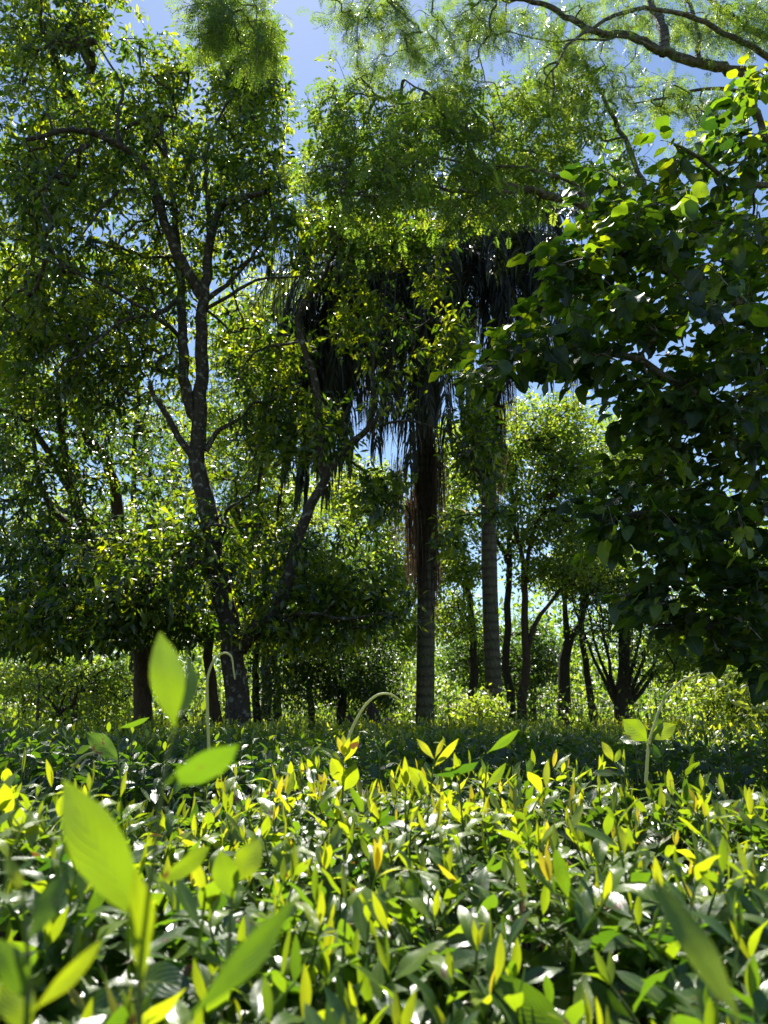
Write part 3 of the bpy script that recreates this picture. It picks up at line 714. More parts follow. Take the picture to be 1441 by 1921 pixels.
# ------------------------------------------------------------------ feathery trees
ft = Tree('feather_leaf_tree', 'feathery-leaved tree whose thick rough limb arches in from the upper right corner', at(1720, 1300, 8.4))
ft.limb([(1720, 1300, 8.4), (1715, 900, 8.4), (1690, 500, 8.3), (1600, 250, 8.2), (1500, 185, 8.1), (1441, 160, 8.0), (1380, 132, 7.9), (1310, 115, 7.8), (1245, 98, 7.7), (1190, 70, 7.6), (1120, 60, 7.5), (1060, 28, 7.4), (1000, 3, 7.3), (900, -5, 7.2), (780, -25, 7.0)], .13, .016, ground=True, flare=.12, sides=14, power=.8)
ft.limb([(1245, 98, 7.7), (1240, 45, 7.8), (1215, 0, 8.0), (1190, -60, 8.2)], .075, .03)
ft.limb([(1500, 185, 8.1), (1441, 108, 7.8), (1370, 70, 7.6), (1300, 32, 7.5), (1190, 18, 7.4), (1100, 60, 7.2), (1043, 118, 7.1), (1038, 180, 7.0)], .045, .010)
ft.limb([(1440, 75, 8.0), (1380, 40, 8.0), (1330, -10, 8.1), (1280, -80, 8.1)], .05, .02)
ft.limb([(1310, 115, 7.8), (1305, 40, 8.0), (1270, -30, 8.2)], .04, .02)
ft.limb([(1441, 185, 8.0), (1340, 165, 8.0), (1250, 180, 8.0), (1180, 195, 8.0)], .03, .008)
ft.limb([(1245, 98, 7.7), (1180, 72, 7.5), (1110, 75, 7.4), (1020, 75, 7.3), (960, 60, 7.2)], .02, .006)
ft.limb([(780, -25, 7.0), (640, -60, 6.8), (520, -50, 6.6), (430, -20, 6.5)], .03, .012)
ft.limb([(1190, -60, 8.2), (1000, -130, 8.4), (800, -160, 8.4), (650, -120, 8.2)], .05, .015)
ft.grow(ft.blobs_to_tips([(690, 20, 95, 55, 7.1, .5, 60), (780, 70, 60, 50, 7.2, .5, 55), (900, 40, 90, 50, 7.3, .6, 90), (860, 140, 60, 40, 7.2, .4, 30), (700, 110, 70, 50, 7.2, .4, 25),
                          (1050, 100, 60, 80, 7.4, .6, 60), (1150, 30, 130, 60, 8.0, .8, 80), (1150, 160, 110, 60, 7.8, .6, 50), (1330, 40, 120, 60, 8.1, .8, 90), (1300, 190, 80, 50, 8.0, .6, 50), (1420, 30, 60, 50, 7.8, .5, 60), (1330, 260, 60, 50, 8.0, .5, 24),
                          (420, 15, 85, 60, 6.5, .5, 95), (400, 70, 50, 45, 6.5, .3, 40), (490, 95, 35, 55, 6.3, .3, 45), (1020, 190, 60, 60, 7.4, .5, 35)]), rt=.003, sag=.15)
ft.whorls(5, .245, T_FEATHER, tint=(.2, .85), spread=.16, droop=.55, nvar=.6, young=0, back=.9)
ft.done(M['bark_grey'], M['feather'])

f2 = Tree('feather_leaf_tree', 'bright feathery-leaved tree spreading in front of the palm crowns in the top centre', at(1540, 1250, 8.0))
f2.limb([(1540, 1250, 8.0), (1500, 900, 8.0), (1350, 600, 7.8), (1220, 480, 7.7), (1150, 425, 7.6), (1090, 385, 7.4), (1010, 360, 7.2), (950, 345, 7.1), (905, 315, 7.0), (880, 285, 7.0), (875, 230, 7.0)], .095, .014, ground=True, flare=.05)
f2.limb([(1115, 430, 7.6), (1080, 350, 7.4), (1040, 330, 7.3), (990, 315, 7.2), (890, 305, 7.0), (800, 300, 6.8), (720, 325, 6.7)], .032, .008)
f2.limb([(1010, 360, 7.2), (900, 360, 7.0), (800, 352, 6.8), (720, 370, 6.7), (640, 360, 6.6)], .024, .008)
f2.limb([(1350, 600, 7.8), (1240, 430, 7.8), (1185, 290, 7.9), (1130, 180, 8.0), (1090, 110, 8.0)], .05, .014)
f2.limb([(875, 250, 7.0), (810, 180, 7.0), (760, 150, 7.0)], .02, .008)
f2.grow(f2.blobs_to_tips([(q[0], q[1], q[2] * 1.2, q[3] * 1.35, q[4] + .35, q[5] * 1.2, int(q[6] * .8)) for q in [(840, 210, 80, 55, 7.0, .8, 130), (720, 240, 100, 65, 6.8, .9, 180), (640, 200, 55, 60, 6.8, .5, 50), (680, 330, 110, 55, 6.7, .9, 190), (830, 320, 110, 60, 6.8, .8, 170), (930, 250, 80, 80, 7.2, .8, 150), (960, 370, 80, 40, 7.0, .6, 60),
                          (1050, 230, 90, 80, 7.6, .9, 170), (1090, 140, 70, 45, 7.9, .6, 22), (1180, 250, 80, 80, 7.9, .8, 45), (1000, 310, 70, 50, 7.3, .6, 70), (1130, 340, 70, 50, 7.6, .6, 40), (620, 290, 45, 45, 6.7, .5, 30), (700, 400, 60, 30, 6.8, .5, 30), (860, 395, 90, 30, 6.9, .5, 50), (620, 340, 50, 40, 6.8, .4, 30)]]), rt=.003, sag=.1)
f2.whorls(5, .225, T_FEATHER_FAR, tint=(.1, .9), spread=.16, droop=.45, nvar=.6, young=.1, back=.9, gate=.2, flat=.6)
f2.done(M['bark_grey'], M['feather'])

# ------------------------------------------------------------------ round-leaved tree, near right
rt_ = Tree('round_leaf_tree', 'near tree with big round dark leaves filling the right side, some glowing green', at(1820, 1300, 4.6))
rt_.limb([(1820, 1350, 4.6), (1800, 1100, 4.6), (1760, 900, 4.6), (1640, 740, 4.5), (1500, 640, 4.4), (1380, 560, 4.2), (1250, 500, 4.0), (1140, 470, 3.8), (1060, 495, 3.7)], .10, .012, ground=True)
rt_.limb([(1760, 900, 4.6), (1650, 850, 4.5), (1520, 800, 4.3), (1380, 780, 4.0), (1250, 700, 3.8), (1100, 650, 3.7), (960, 660, 3.6)], .05, .010)
rt_.limb([(1640, 740, 4.5), (1560, 500, 4.3), (1470, 350, 4.1), (1420, 220, 3.9), (1390, 170, 3.8)], .045, .010)
rt_.limb([(1470, 350, 4.1), (1380, 340, 3.9), (1300, 290, 3.8), (1265, 270, 3.7)], .02, .006)
rt_.limb([(1800, 1100, 4.6), (1650, 1050, 4.5), (1500, 1020, 4.3), (1350, 1000, 4.1), (1220, 960, 4.0), (1140, 980, 3.9)], .045, .010)
rt_.limb([(1800, 1150, 4.6), (1650, 1150, 4.4), (1500, 1150, 4.2), (1380, 1160, 4.0), (1290, 1190, 3.9)], .035, .010)
rt_.limb([(1820, 1250, 4.6), (1650, 1260, 4.2), (1520, 1280, 3.9), (1420, 1300, 3.7)], .025, .008)
rt_.grow(rt_.blobs_to_tips([(q[0], q[1], q[2] * 1.05, q[3] * 1.05, q[4], q[5] * 1.3, int(q[6] * .84)) for q in [(1400, 170, 60, 50, 3.8, .3, 16), (1270, 275, 40, 30, 3.7, .15, 6), (1400, 280, 70, 60, 3.9, .35, 40), (1140, 345, 50, 30, 3.8, .2, 13), (1300, 400, 150, 80, 4.0, .6, 110), (1170, 430, 75, 55, 3.8, .4, 55), (1070, 490, 60, 45, 3.7, .35, 32),
                            (1160, 570, 115, 70, 3.8, .5, 100), (1000, 640, 60, 42, 3.7, .3, 34), (920, 690, 50, 30, 3.6, .25, 16), (1100, 670, 85, 40, 3.7, .4, 40), (1330, 560, 150, 120, 4.1, .7, 170), (1250, 740, 110, 70, 4.0, .5, 80), (1400, 740, 110, 120, 4.2, .7, 150),
                            (1280, 860, 120, 70, 4.1, .5, 85), (1180, 930, 70, 70, 4.0, .4, 45), (1140, 1000, 45, 40, 3.9, .3, 18), (1260, 1040, 90, 80, 4.0, .5, 75), (1400, 980, 100, 110, 4.2, .6, 120), (1200, 1130, 60, 35, 3.9, .3, 22), (1330, 1170, 90, 45, 4.0, .4, 45), (1420, 1130, 60, 80, 4.0, .5, 50), (1430, 1230, 40, 50, 3.8, .3, 20), (1350, 1230, 40, 20, 3.8, .2, 8),
                            (1560, 700, 100, 300, 4.4, .7, 120), (1560, 1100, 100, 150, 4.3, .6, 60)]]), rt=.0028, sag=.16)
rt_.whorls(5, .115, T_ROUND, tint=(.0, .72), spread=.10, droop=.16, upn=1.0, nvar=.30, young=.08, back=.9, outward=.8, bias=(-.45, -.1, -.05), flat=.16)
rt_.done(M['bark_grey'], M['round'])

# ------------------------------------------------------------------ trees behind
far_tree('slender_tree', 'slim dark straight-trunked tree immediately right of the right palm', [([(962, 1340, 15.5), (952, 1250, 15.5), (953, 1100, 15.5), (958, 980, 15.5), (965, 850, 15.6)], .11, .04), ([(955, 1060, 15.5), (925, 1000, 15.5), (900, 920, 15.5)], .05, .02)],
         [(1000, 830, 80, 90, 16, 1.3, 260), (900, 900, 70, 110, 15.5, 1.2, 200), (960, 1000, 70, 60, 15.5, 1, 90), (1060, 800, 60, 60, 16, 1, 130)], 18, .12, 'far', tint=(.3, .95))
far_tree('slender_tree', 'slim forked brown tree whose right branch leans to the gap beside the black trunks', [([(978, 1340, 15), (985, 1240, 15), (985, 1120, 15), (982, 1060, 15), (960, 960, 15)], .11, .035), ([(990, 1220, 15), (1008, 1160, 15), (1040, 1120, 15), (1070, 1090, 15)], .055, .02), ([(985, 1090, 15), (1000, 1000, 15), (1030, 930, 15)], .05, .02)],
         [(1050, 960, 90, 70, 15.2, 1.2, 240), (1080, 1060, 80, 40, 15.2, 1, 110), (1080, 880, 70, 60, 15.5, 1, 160), (1010, 1080, 50, 30, 15, .7, 40)], 18, .12, 'far', tint=(.3, .95), bark='bark_red')
far_tree('forked_tree', 'black forked trunk standing alone in the bright gap right of the palms', [([(1058, 1345, 16.5), (1058, 1280, 16.5), (1066, 1210, 16.5), (1080, 1180, 16.5), (1095, 1150, 16.5), (1110, 1080, 16.5)], .17, .05), ([(1068, 1205, 16.5), (1062, 1165, 16.5), (1055, 1110, 16.5)], .09, .04)],
         [(1080, 1080, 90, 40, 16.5, 1.2, 170), (1140, 1090, 70, 60, 16.5, 1, 130)], 18, .11, 'fardark', tint=(.2, .9))
far_tree('slender_tree', 'thin black slightly bowed trunk between the forked black tree and the many-stemmed one', [([(1112, 1340, 17), (1104, 1280, 17), (1092, 1220, 17), (1090, 1160, 17), (1100, 1090, 17)], .10, .05)],
         [(1120, 1040, 80, 60, 17, 1.2, 170)], 18, .11, 'fardark', tint=(.2, .9))
far_tree('many_stemmed_tree', 'many-stemmed dark tree with fine twigs fanning from a thick base, low on the right', [([(1165, 1340, 16), (1168, 1250, 16), (1172, 1180, 16), (1178, 1080, 16)], .19, .06)] + [([(1165 + dx * .12, 1320, 16), (1165 + dx * .4, 1270, 16), (1165 + dx * .75, 1200, 16 + dy), (1165 + dx, 1130, 16 + dy)], .05, .015) for dx, dy in ((-90, 0), (-65, .4), (-40, -.4), (45, .3), (75, -.3), (115, .2), (150, -.2), (20, .6))],
         [(1190, 1130, 140, 90, 16, 1.6, 420), (1260, 1230, 90, 60, 16, 1.3, 200), (1120, 1180, 40, 50, 16, 1, 40)], 11, .085, 'fardark', tint=(.1, .8))
far_tree('broadleaf_tree', 'pale sunlit tree far behind, seen through the gap under the round leaves', [([(1180, 1330, 26), (1180, 1100, 26), (1175, 950, 26), (1170, 830, 26)], .2, .05)],
         [(1170, 850, 90, 75, 26, 2.5, 360), (1240, 940, 70, 80, 26, 2, 160)], 20, .17, 'far', tint=(.2, .8), rt=.008)
far_tree('broadleaf_tree', 'yellow-green tree glowing behind the left palm trunk on its left', [([(720, 1330, 20), (715, 1200, 20), (705, 1050, 20), (700, 920, 20)], .14, .04)],
         [(690, 960, 80, 90, 20, 1.8, 340), (740, 1070, 60, 80, 19, 1.5, 220), (620, 920, 90, 70, 20, 1.5, 200), (740, 1190, 70, 50, 18.5, 1.3, 160)], 20, .13, 'far', tint=(.5, 1), rt=.007)
far_tree('broadleaf_tree', 'bright low-spreading tree seen between the two palm trunks', [([(890, 1330, 17), (889, 1240, 17), (885, 1150, 17), (870, 1060, 17), (850, 930, 17)], .13, .03), ([(885, 1130, 17), (850, 1070, 16.5), (815, 1055, 16.3)], .05, .015)],
         [(850, 900, 60, 120, 18, 1.5, 260), (855, 1070, 60, 28, 16, 1, 110), (850, 1160, 60, 50, 17, 1.2, 120), (830, 1010, 50, 50, 17, 1, 90)], 18, .12, 'far', tint=(.45, 1), rt=.006)
far_tree('broadleaf_tree', 'grey-green fine-leaved tree far behind the avocado trunk, left side', [([(250, 1330, 24), (255, 1100, 24), (250, 900, 24), (255, 780, 24)], .22, .05)],
         [(260, 800, 140, 80, 24, 2.2, 420), (470, 800, 100, 110, 24, 2, 300), (330, 920, 110, 70, 24, 2, 200)], 18, .15, 'fardark', tint=(.3, 1), rt=.008)
far_tree('broadleaf_tree', 'leafy yellow-green tree behind the fork of the avocado', [([(500, 1330, 17), (495, 1100, 17), (480, 850, 17), (470, 640, 17)], .15, .04)],
         [(470, 640, 90, 110, 17, 1.6, 380), (430, 820, 90, 90, 17, 1.4, 180), (550, 560, 60, 50, 17, 1, 70), (500, 950, 70, 80, 16.5, 1.2, 170)], 18, .13, 'far', tint=(.5, 1), rt=.006)
far_tree('broadleaf_tree', 'sunny tree at the left edge, behind the avocado and brown-limbed tree', [([(-40, 1330, 15), (-30, 1000, 15), (0, 700, 15), (20, 560, 15)], .16, .04)],
         [(15, 540, 75, 110, 15, 1.4, 220), (30, 700, 70, 90, 15, 1.2, 140), (10, 850, 60, 70, 15, 1, 90)], 14, .14, 'far', tint=(.5, 1), rt=.006)
far_tree('broadleaf_tree', 'fresh green spreading tree glowing behind the low avocado limb', [([(520, 1330, 15.5), (515, 1230, 15.5), (520, 1120, 15.5), (540, 1020, 15.5)], .10, .03), ([(516, 1200, 15.5), (600, 1120, 15.3), (650, 1060, 15.2)], .05, .015), ([(516, 1230, 15.5), (440, 1140, 15.6), (400, 1060, 15.6)], .05, .015)],
         [(540, 1020, 130, 80, 15.5, 1.3, 260), (380, 1060, 100, 80, 15.7, 1.2, 180), (620, 1110, 100, 60, 15.3, 1.1, 170), (450, 1180, 120, 50, 15.5, 1, 140)], 16, .12, 'far', tint=(.45, 1), rt=.005)
far_tree('broadleaf_tree', 'light green tree behind the lower left canopy, above the clearing', [([(140, 1330, 15.8), (145, 1200, 15.8), (150, 1080, 15.8), (120, 980, 15.8)], .11, .03), ([(148, 1150, 15.8), (220, 1080, 15.6), (280, 1010, 15.5)], .05, .015)],
         [(110, 990, 130, 90, 15.8, 1.3, 240), (270, 1020, 110, 80, 15.6, 1.2, 190), (60, 1130, 100, 60, 15.8, 1, 120), (230, 1170, 130, 40, 15.6, 1, 110)], 16, .12, 'far', tint=(.45, 1), rt=.005)
far_tree('sapling', 'thin bare-stemmed sapling in the sunny clearing at far left', [([(73, 1370, 14), (73, 1320, 14), (72, 1280, 14), (66, 1262, 14)], .035, .015), ([(72, 1290, 14), (90, 1268, 14), (100, 1255, 14)], .02, .01), ([(72, 1295, 14), (50, 1280, 14)], .015, .008)],
         [(80, 1255, 60, 18, 14, .6, 40)], 9, .10, 'far', tint=(.4, 1), bark='bark_grey')
far_tree('sapling', 'crooked low sapling with spreading dark limbs right of the bare-stemmed sapling', [([(115, 1370, 14.5), (112, 1340, 14.5), (95, 1320, 14.5), (82, 1305, 14.5)], .05, .02), ([(112, 1340, 14.5), (140, 1315, 14.5), (152, 1290, 14.5)], .04, .015), ([(113, 1345, 14.5), (118, 1315, 14.5), (125, 1295, 14.5)], .03, .01)],
         [(140, 1275, 80, 32, 14.5, .8, 110), (210, 1290, 50, 45, 14.5, .8, 80)], 12, .10, 'far', tint=(.3, 1))
far_tree('bush', 'bright leafy bush in the clearing under the left canopy', [([(45, 1370, 18), (45, 1330, 18), (40, 1290, 18)], .06, .03)],
         [(30, 1275, 80, 32, 18, 1, 200), (120, 1320, 70, 30, 18, 1, 150), (200, 1320, 70, 40, 17.5, 1, 150)], 18, .11, 'far', tint=(.5, 1), cat='bush', rt=.005)
far_tree('bush', 'sunlit yellow-green bush at the right edge below the round leaves', [([(1375, 1390, 9), (1375, 1340, 9), (1370, 1300, 9)], .04, .02)],
         [(1370, 1300, 70, 36, 9, .6, 150), (1430, 1340, 50, 40, 8.5, .5, 80)], 12, .085, 'far', tint=(.6, 1), cat='bush', rt=.004)
far_tree('bush', 'fresh green bush at the foot of the right palm', [([(905, 1385, 11.6), (905, 1350, 11.6), (900, 1330, 11.6)], .03, .015)],
         [(905, 1335, 45, 24, 11.6, .4, 90)], 12, .085, 'far', tint=(.6, 1), cat='bush', rt=.004)
far_tree('broadleaf_tree', 'shaded bushy tree behind the low end of the round leaves, right edge', [([(1330, 1340, 14), (1330, 1280, 14), (1340, 1200, 14)], .12, .04)],
         [(1330, 1200, 110, 90, 14, 1.3, 320), (1400, 1050, 80, 130, 14.5, 1.3, 250)], 16, .12, 'far', tint=(.2, .8), rt=.006)
far_tree('evergreen_tree', 'low round dark evergreen behind the slim trunks right of the palms', [([(1000, 1340, 19), (1000, 1290, 19), (1000, 1200, 19)], .12, .04)],
         [(1000, 1240, 55, 70, 19, 1.2, 260), (890, 1230, 60, 60, 19, 1.2, 220)], 20, .12, 'fardark', tint=(0, .5), rt=.006)
for k, (x, yt, w, lab) in enumerate([(655, 1340, .10, 'pointed black stump at the left of the short stumps below the evergreen'), (698, 1318, .12, 'tallest black stump, middle of the short stumps below the evergreen'), (728, 1345, .09, 'short black stump nearest the left palm trunk')]):
    p = at(x, yt, 11.2)
    g = Geo(); root = thing('stump', lab, 'stump', (p[0], p[1], 0))
    S = spline([[p[0], p[1], -.05], [p[0] + .02, p[1], p[2] * .5], [p[0], p[1], p[2] * .85], p], 12)
    add_tube(g, S, [w * 1.3, w * 1.15, w * 1.05, w, w, w * .95, w * .9, w * .85, w * .75, w * .6, w * .35, w * .06], 9, lump=.1)
    g.obj('trunk', M['bark_dark'], root)

# trunks in the shade under the canopy
for (x, y0, y1, Y, r, lab) in [(482, 1350, 1180, 13.5, .09, 'dark upright trunk right of the avocado trunk, first in the shade'), (585, 1350, 1200, 15, .08, 'thin trunk in the deep shade, between avocado and the stumps')]:
    T = Tree('broadleaf_tree', lab, at(x, y0, Y))
    T.limb([(x, y0, Y), (x - 4, (y0 + y1) / 2, Y), (x + 6, y1, Y), (x + 10, y1 - 90, Y)], r, r * .4, ground=True)
    T.grow(T.blobs_to_tips([(x + 10, y1 - 60, 80, 60, Y, 1, 90)]), rt=.004)
    T.whorls(12, .13, T_LAUREL, tint=(.2, .8)); T.done(M['bark_dark'], M['laurel'])

# ------------------------------------------------------------------ undergrowth, far woods and meadow grass (uncountable)
def scatter_plants(name, pts, hgt, per, size, mat, tint, tpl=T_FAR, spread=.25):
    n = len(pts); g = Geo()
    h = hgt * rng.uniform(.4, 1.15, n)
    zz = rng.uniform(0, 1, (n, per)) ** .7
    B = pts[:, None] + rng.normal(size=(n, per, 3)) * [spread, spread, .04]
    B[..., 2] = np.maximum(zz * h[:, None], .02)
    D = rng.normal(size=(n, per, 3)) + [0, 0, .2]; N = np.array([0, 0, 1.0]) + rng.normal(size=(n, per, 3)) * .6
    T = np.clip(rng.uniform(*tint, (n, 1)) + rng.normal(size=(n, per)) * .12, 0, .95)
    add_leaves(g, tpl, B.reshape(-1, 3), D.reshape(-1, 3), N.reshape(-1, 3), (size * rng.uniform(.6, 1.2, (n, per))).ravel(), T.ravel())
    stems = np.stack([pts, pts + np.stack([rng.normal(size=n) * .05, rng.normal(size=n) * .05, h * .5], -1), pts + np.stack([rng.normal(size=n) * .1, rng.normal(size=n) * .1, h], -1)], 1)
    add_twigs(g, stems, np.broadcast_to(np.array([.01, .008, .004]), (n, 3)).copy(), 3, tint=0)
    o = g.obj(name, M[mat]); o['kind'] = 'stuff'; return o
n = 900
pp = np.stack([rng.uniform(-9, 9, n), rng.uniform(9.2, 19, n), np.zeros(n)], -1)
n2_ = 700; pp = np.vstack([pp, np.stack([rng.uniform(-22, 22, n2_), rng.uniform(20, 36, n2_), np.zeros(n2_)], -1)]); hh = np.concatenate([np.where(pp[:n, 1] < 13, .62, 1.25), np.full(n2_, 3.4)])
o = scatter_plants('undergrowth', pp, hh, 30, np.concatenate([np.full((n, 1), .10), np.full((n2_, 1), .20)]), 'far', (.15, .9)); o['label'] = 'low leafy undergrowth beneath the trees behind the tea rows'; o['category'] = 'undergrowth'
n = 1500
pp = np.stack([rng.uniform(-60, 60, n), rng.uniform(44, 60, n), np.zeros(n)], -1)
o = scatter_plants('distant_woods', pp, 8.5, 48, .5, 'far', (.1, .8), spread=1.2); o['label'] = 'distant pale woodland closing the view behind the trees'; o['category'] = 'woods'
n = 9000
pg = np.stack([rng.uniform(-14, 14, n), rng.uniform(9, 40, n) , np.zeros(n)], -1)
g = Geo()
add_leaves(g, [leaf_template(3, 2, .05, droop=.4, a=.5, b=.8, seed=2)], pg, rng.normal(size=(n, 3)) * [.3, .3, 0] + [0, 0, 1], rng.normal(size=(n, 3)), rng.uniform(.3, .8, n), rng.uniform(.2, 1, n), wscale=1.2)
o = g.obj('grass', M['grass']); o['kind'] = 'stuff'; o['label'] = 'tall sunlit grass on the open ground under the trees'; o['category'] = 'grass'

# ------------------------------------------------------------------ tea hedges
T_TEA = [leaf_template(8, 4, wd_, fold=.30, droop=d, a=.92, b=.85, petiole=.05, wave=w, twist=tw, seed=i) for i, (d, w, tw) in enumerate([(.10, .10, .1), (.28, .18, -.2), (.45, .12, .15), (-.06, .15, -.1), (.2, .22, .3), (.35, .3, -.35), (.6, .2, .4)]) for wd_ in (.32, .40)]
T_BUD = [leaf_template(6, 2, .26, fold=.6, droop=d, a=.9, b=.9, seed=i) for i, d in enumerate([0, .12, -.1])]
T_TEA_MID = [leaf_template(3, 2, .42, fold=.35, droop=d, a=.92, b=.85, wave=.1, seed=i) for i, d in enumerate([.1, .3, .5, 0])]


def tea_shoot(leaves, buds, stems, base, h, lean, big=1.0, young=.75, nl=6):
    """one upright tea shoot: old leaves low, tender yellow leaves and bud on top"""
    base = np.array(base, float)
    top = base + np.array([lean[0], lean[1], h])
    pts = spline([base, base + (top - base) * .5 + rng.normal(size=3) * .008, top], 5)
    stems.append((pts, np.linspace(.0022, .0010, 5) * big))
    a0 = rng.uniform(0, 6.28)
    for i in range(nl):
        t = (i + .6) / nl
        p = pts[0] * (1 - t) + pts[-1] * t
        x = t * 4; k = min(int(x), 3); p = pts[k] * (1 - (x - k)) + pts[k + 1] * (x - k)
        az = a0 + i * 2.4 + rng.normal() * .3
        el = R(2) + t * R(50) + rng.normal() * .32
        d = np.array([math.cos(az) * math.cos(el), math.sin(az) * math.cos(el), math.sin(el)])
        nn = np.array([-math.cos(az) * math.sin(el), -math.sin(az) * math.sin(el), math.cos(el)]) + rng.normal(size=3) * .22
        s = (.057 - .022 * t) * rng.uniform(.65, 1.35) * big
        tint = np.clip(.10 + young * max(0, t - .12) * 1.05 + rng.normal() * .09, 0, .93)
        leaves.append((p, d, nn, s, tint))
    for q in range(int(rng.integers(1, 3))):
        d = nrm(np.array([lean[0] * 2 + rng.normal() * .25, lean[1] * 2 + rng.normal() * .25, 1.0]))
        buds.append((top, d, rng.normal(size=3), rng.uniform(.016, .036) * big, np.clip(young + .12 + rng.normal() * .09, 0, 1.0)))


def pack(geo, tpl, L):
    if not L: return
    add_leaves(geo, tpl, np.array([l[0] for l in L]), np.array([l[1] for l in L]), np.array([l[2] for l in L]), np.array([l[3] for l in L]), np.array([l[4] for l in L]))


def tea_surface(x, y):
    return .765 + .022 * math.sin(x * 5 + 1) * math.cos(y * 4) + .018 * math.sin(x * 11 + y * 7)


front = thing('tea_hedge', 'front clipped tea hedge, sunlit, with glossy leaves and yellow young shoots', 'hedge', (0, 1.05, 0))
leaves, buds, stems = [], [], []
shoots = []
nsh = 1500
for k in range(nsh):
    y = rng.uniform(.34, 1.75); x = rng.uniform(-1, 1) * (.35 + y * .72)
    edge = 1.62 + .12 * math.sin(x * 3.1 + 1)
    if y > edge: continue
    z = tea_surface(x, y) - .055 - .25 * max(0, y - edge + .12)
    if y < .75: z -= .05 * (.75 - y) / .4
    h = rng.uniform(.05, .105) + (rng.random() < .10) * rng.uniform(.02, .05)
    if y < .6: h = min(h, .08)
    shoots.append((x, y, z, h))
# the largest hundred in view become parts of their own
def vis(s):
    x, y, z, h = s
    d = np.array([x, y, z + h]) - CAM
    dep = d @ FWD; u = F * (d @ RT) / dep; v = F * (d @ UP) / dep
    return abs(u) < 700 and abs(v) < 930 and y > .45
order = sorted([s for s in shoots if vis(s)], key=lambda s: (s[1] - .35) / (s[3] + .05))
own = set(order[:99])
for s in shoots:
    x, y, z, h = s
    lean = (rng.normal() * .034, rng.normal() * .034)
    yy = float(np.clip(.68 + .22 * math.sin(x * 4.3 + 1.2) * math.cos(y * 5.1 + x) - .22 * max(0, x) - .25 * max(0, .85 - y) + .12 * math.exp(-((x - .1) / .45) ** 2) + rng.normal() * .14, .1, .85))  # young growth varies; its drop rightwards and nearest also paints shade into the tint
    if s in own:
        L, B, S_ = [], [], []
        tea_shoot(L, B, S_, (x, y, z), h, lean, young=yy, nl=int(rng.integers(5, 8)))
        g = Geo(); pack(g, T_TEA, L); pack(g, T_BUD, B)
        for p_, r_ in S_: add_tube(g, p_, r_ , 5, tint=.55)
        g.obj('shoot', M['tea'], front)
    else:
        tea_shoot(leaves, buds, stems, (x, y, z), h, lean, young=yy, nl=int(rng.integers(5, 8)))
# broad old leaves of the clipped table
nm = 7000
for k in range(nm):
    y = rng.uniform(.30, 1.72); x = rng.uniform(-1, 1) * (.4 + y * .75)
    edge = 1.66 + .12 * math.sin(x * 3.1 + 1)
    if y > edge: continue
    z = tea_surface(x, y) - rng.uniform(0, 1) ** 1.5 * .17
    if y < .75: z -= .05 * (.75 - y) / .4
    if y > edge - .08: z -= rng.uniform(0, .5)
    az = rng.uniform(0, 6.28); el = rng.normal() * .35 + .12
    d = np.array([math.cos(az) * math.cos(el), math.sin(az) * math.cos(el), math.sin(el)])
    leaves.append(((x, y, z), d, np.array([0, 0, 1.0]) + rng.normal(size=3) * .42, rng.uniform(.030, .072) * (1.1 if y < .8 else .9), np.clip(rng.normal() * .16 + .22, 0, .7)))
g = Geo(); pack(g, T_TEA, leaves); pack(g, T_BUD, buds)
fo = g.obj('foliage', M['tea'], front); fo['kind'] = 'stuff'
g = Geo()
for p_, r_ in stems: add_tube(g, p_, r_, 4, tint=.55)
for k in range(420):   # woody twigs under the table
    y = rng.uniform(.2, 1.65); x = rng.uniform(-1, 1) * (.5 + y * .75)
    p0 = np.array([x + rng.normal() * .08, y + rng.normal() * .08, rng.uniform(.0, .35)]); p1 = np.array([x, y, tea_surface(x, y) - .05 - (.05 * (.75 - y) / .4 if y < .75 else 0)])
    add_tube(g, spline([p0, (p0 + p1) / 2 + rng.normal(size=3) * .04, p1], 6), np.linspace(.008, .003, 6), 5, tint=0)
wo = g.obj('woody_stem', M['tea_stem'], front)


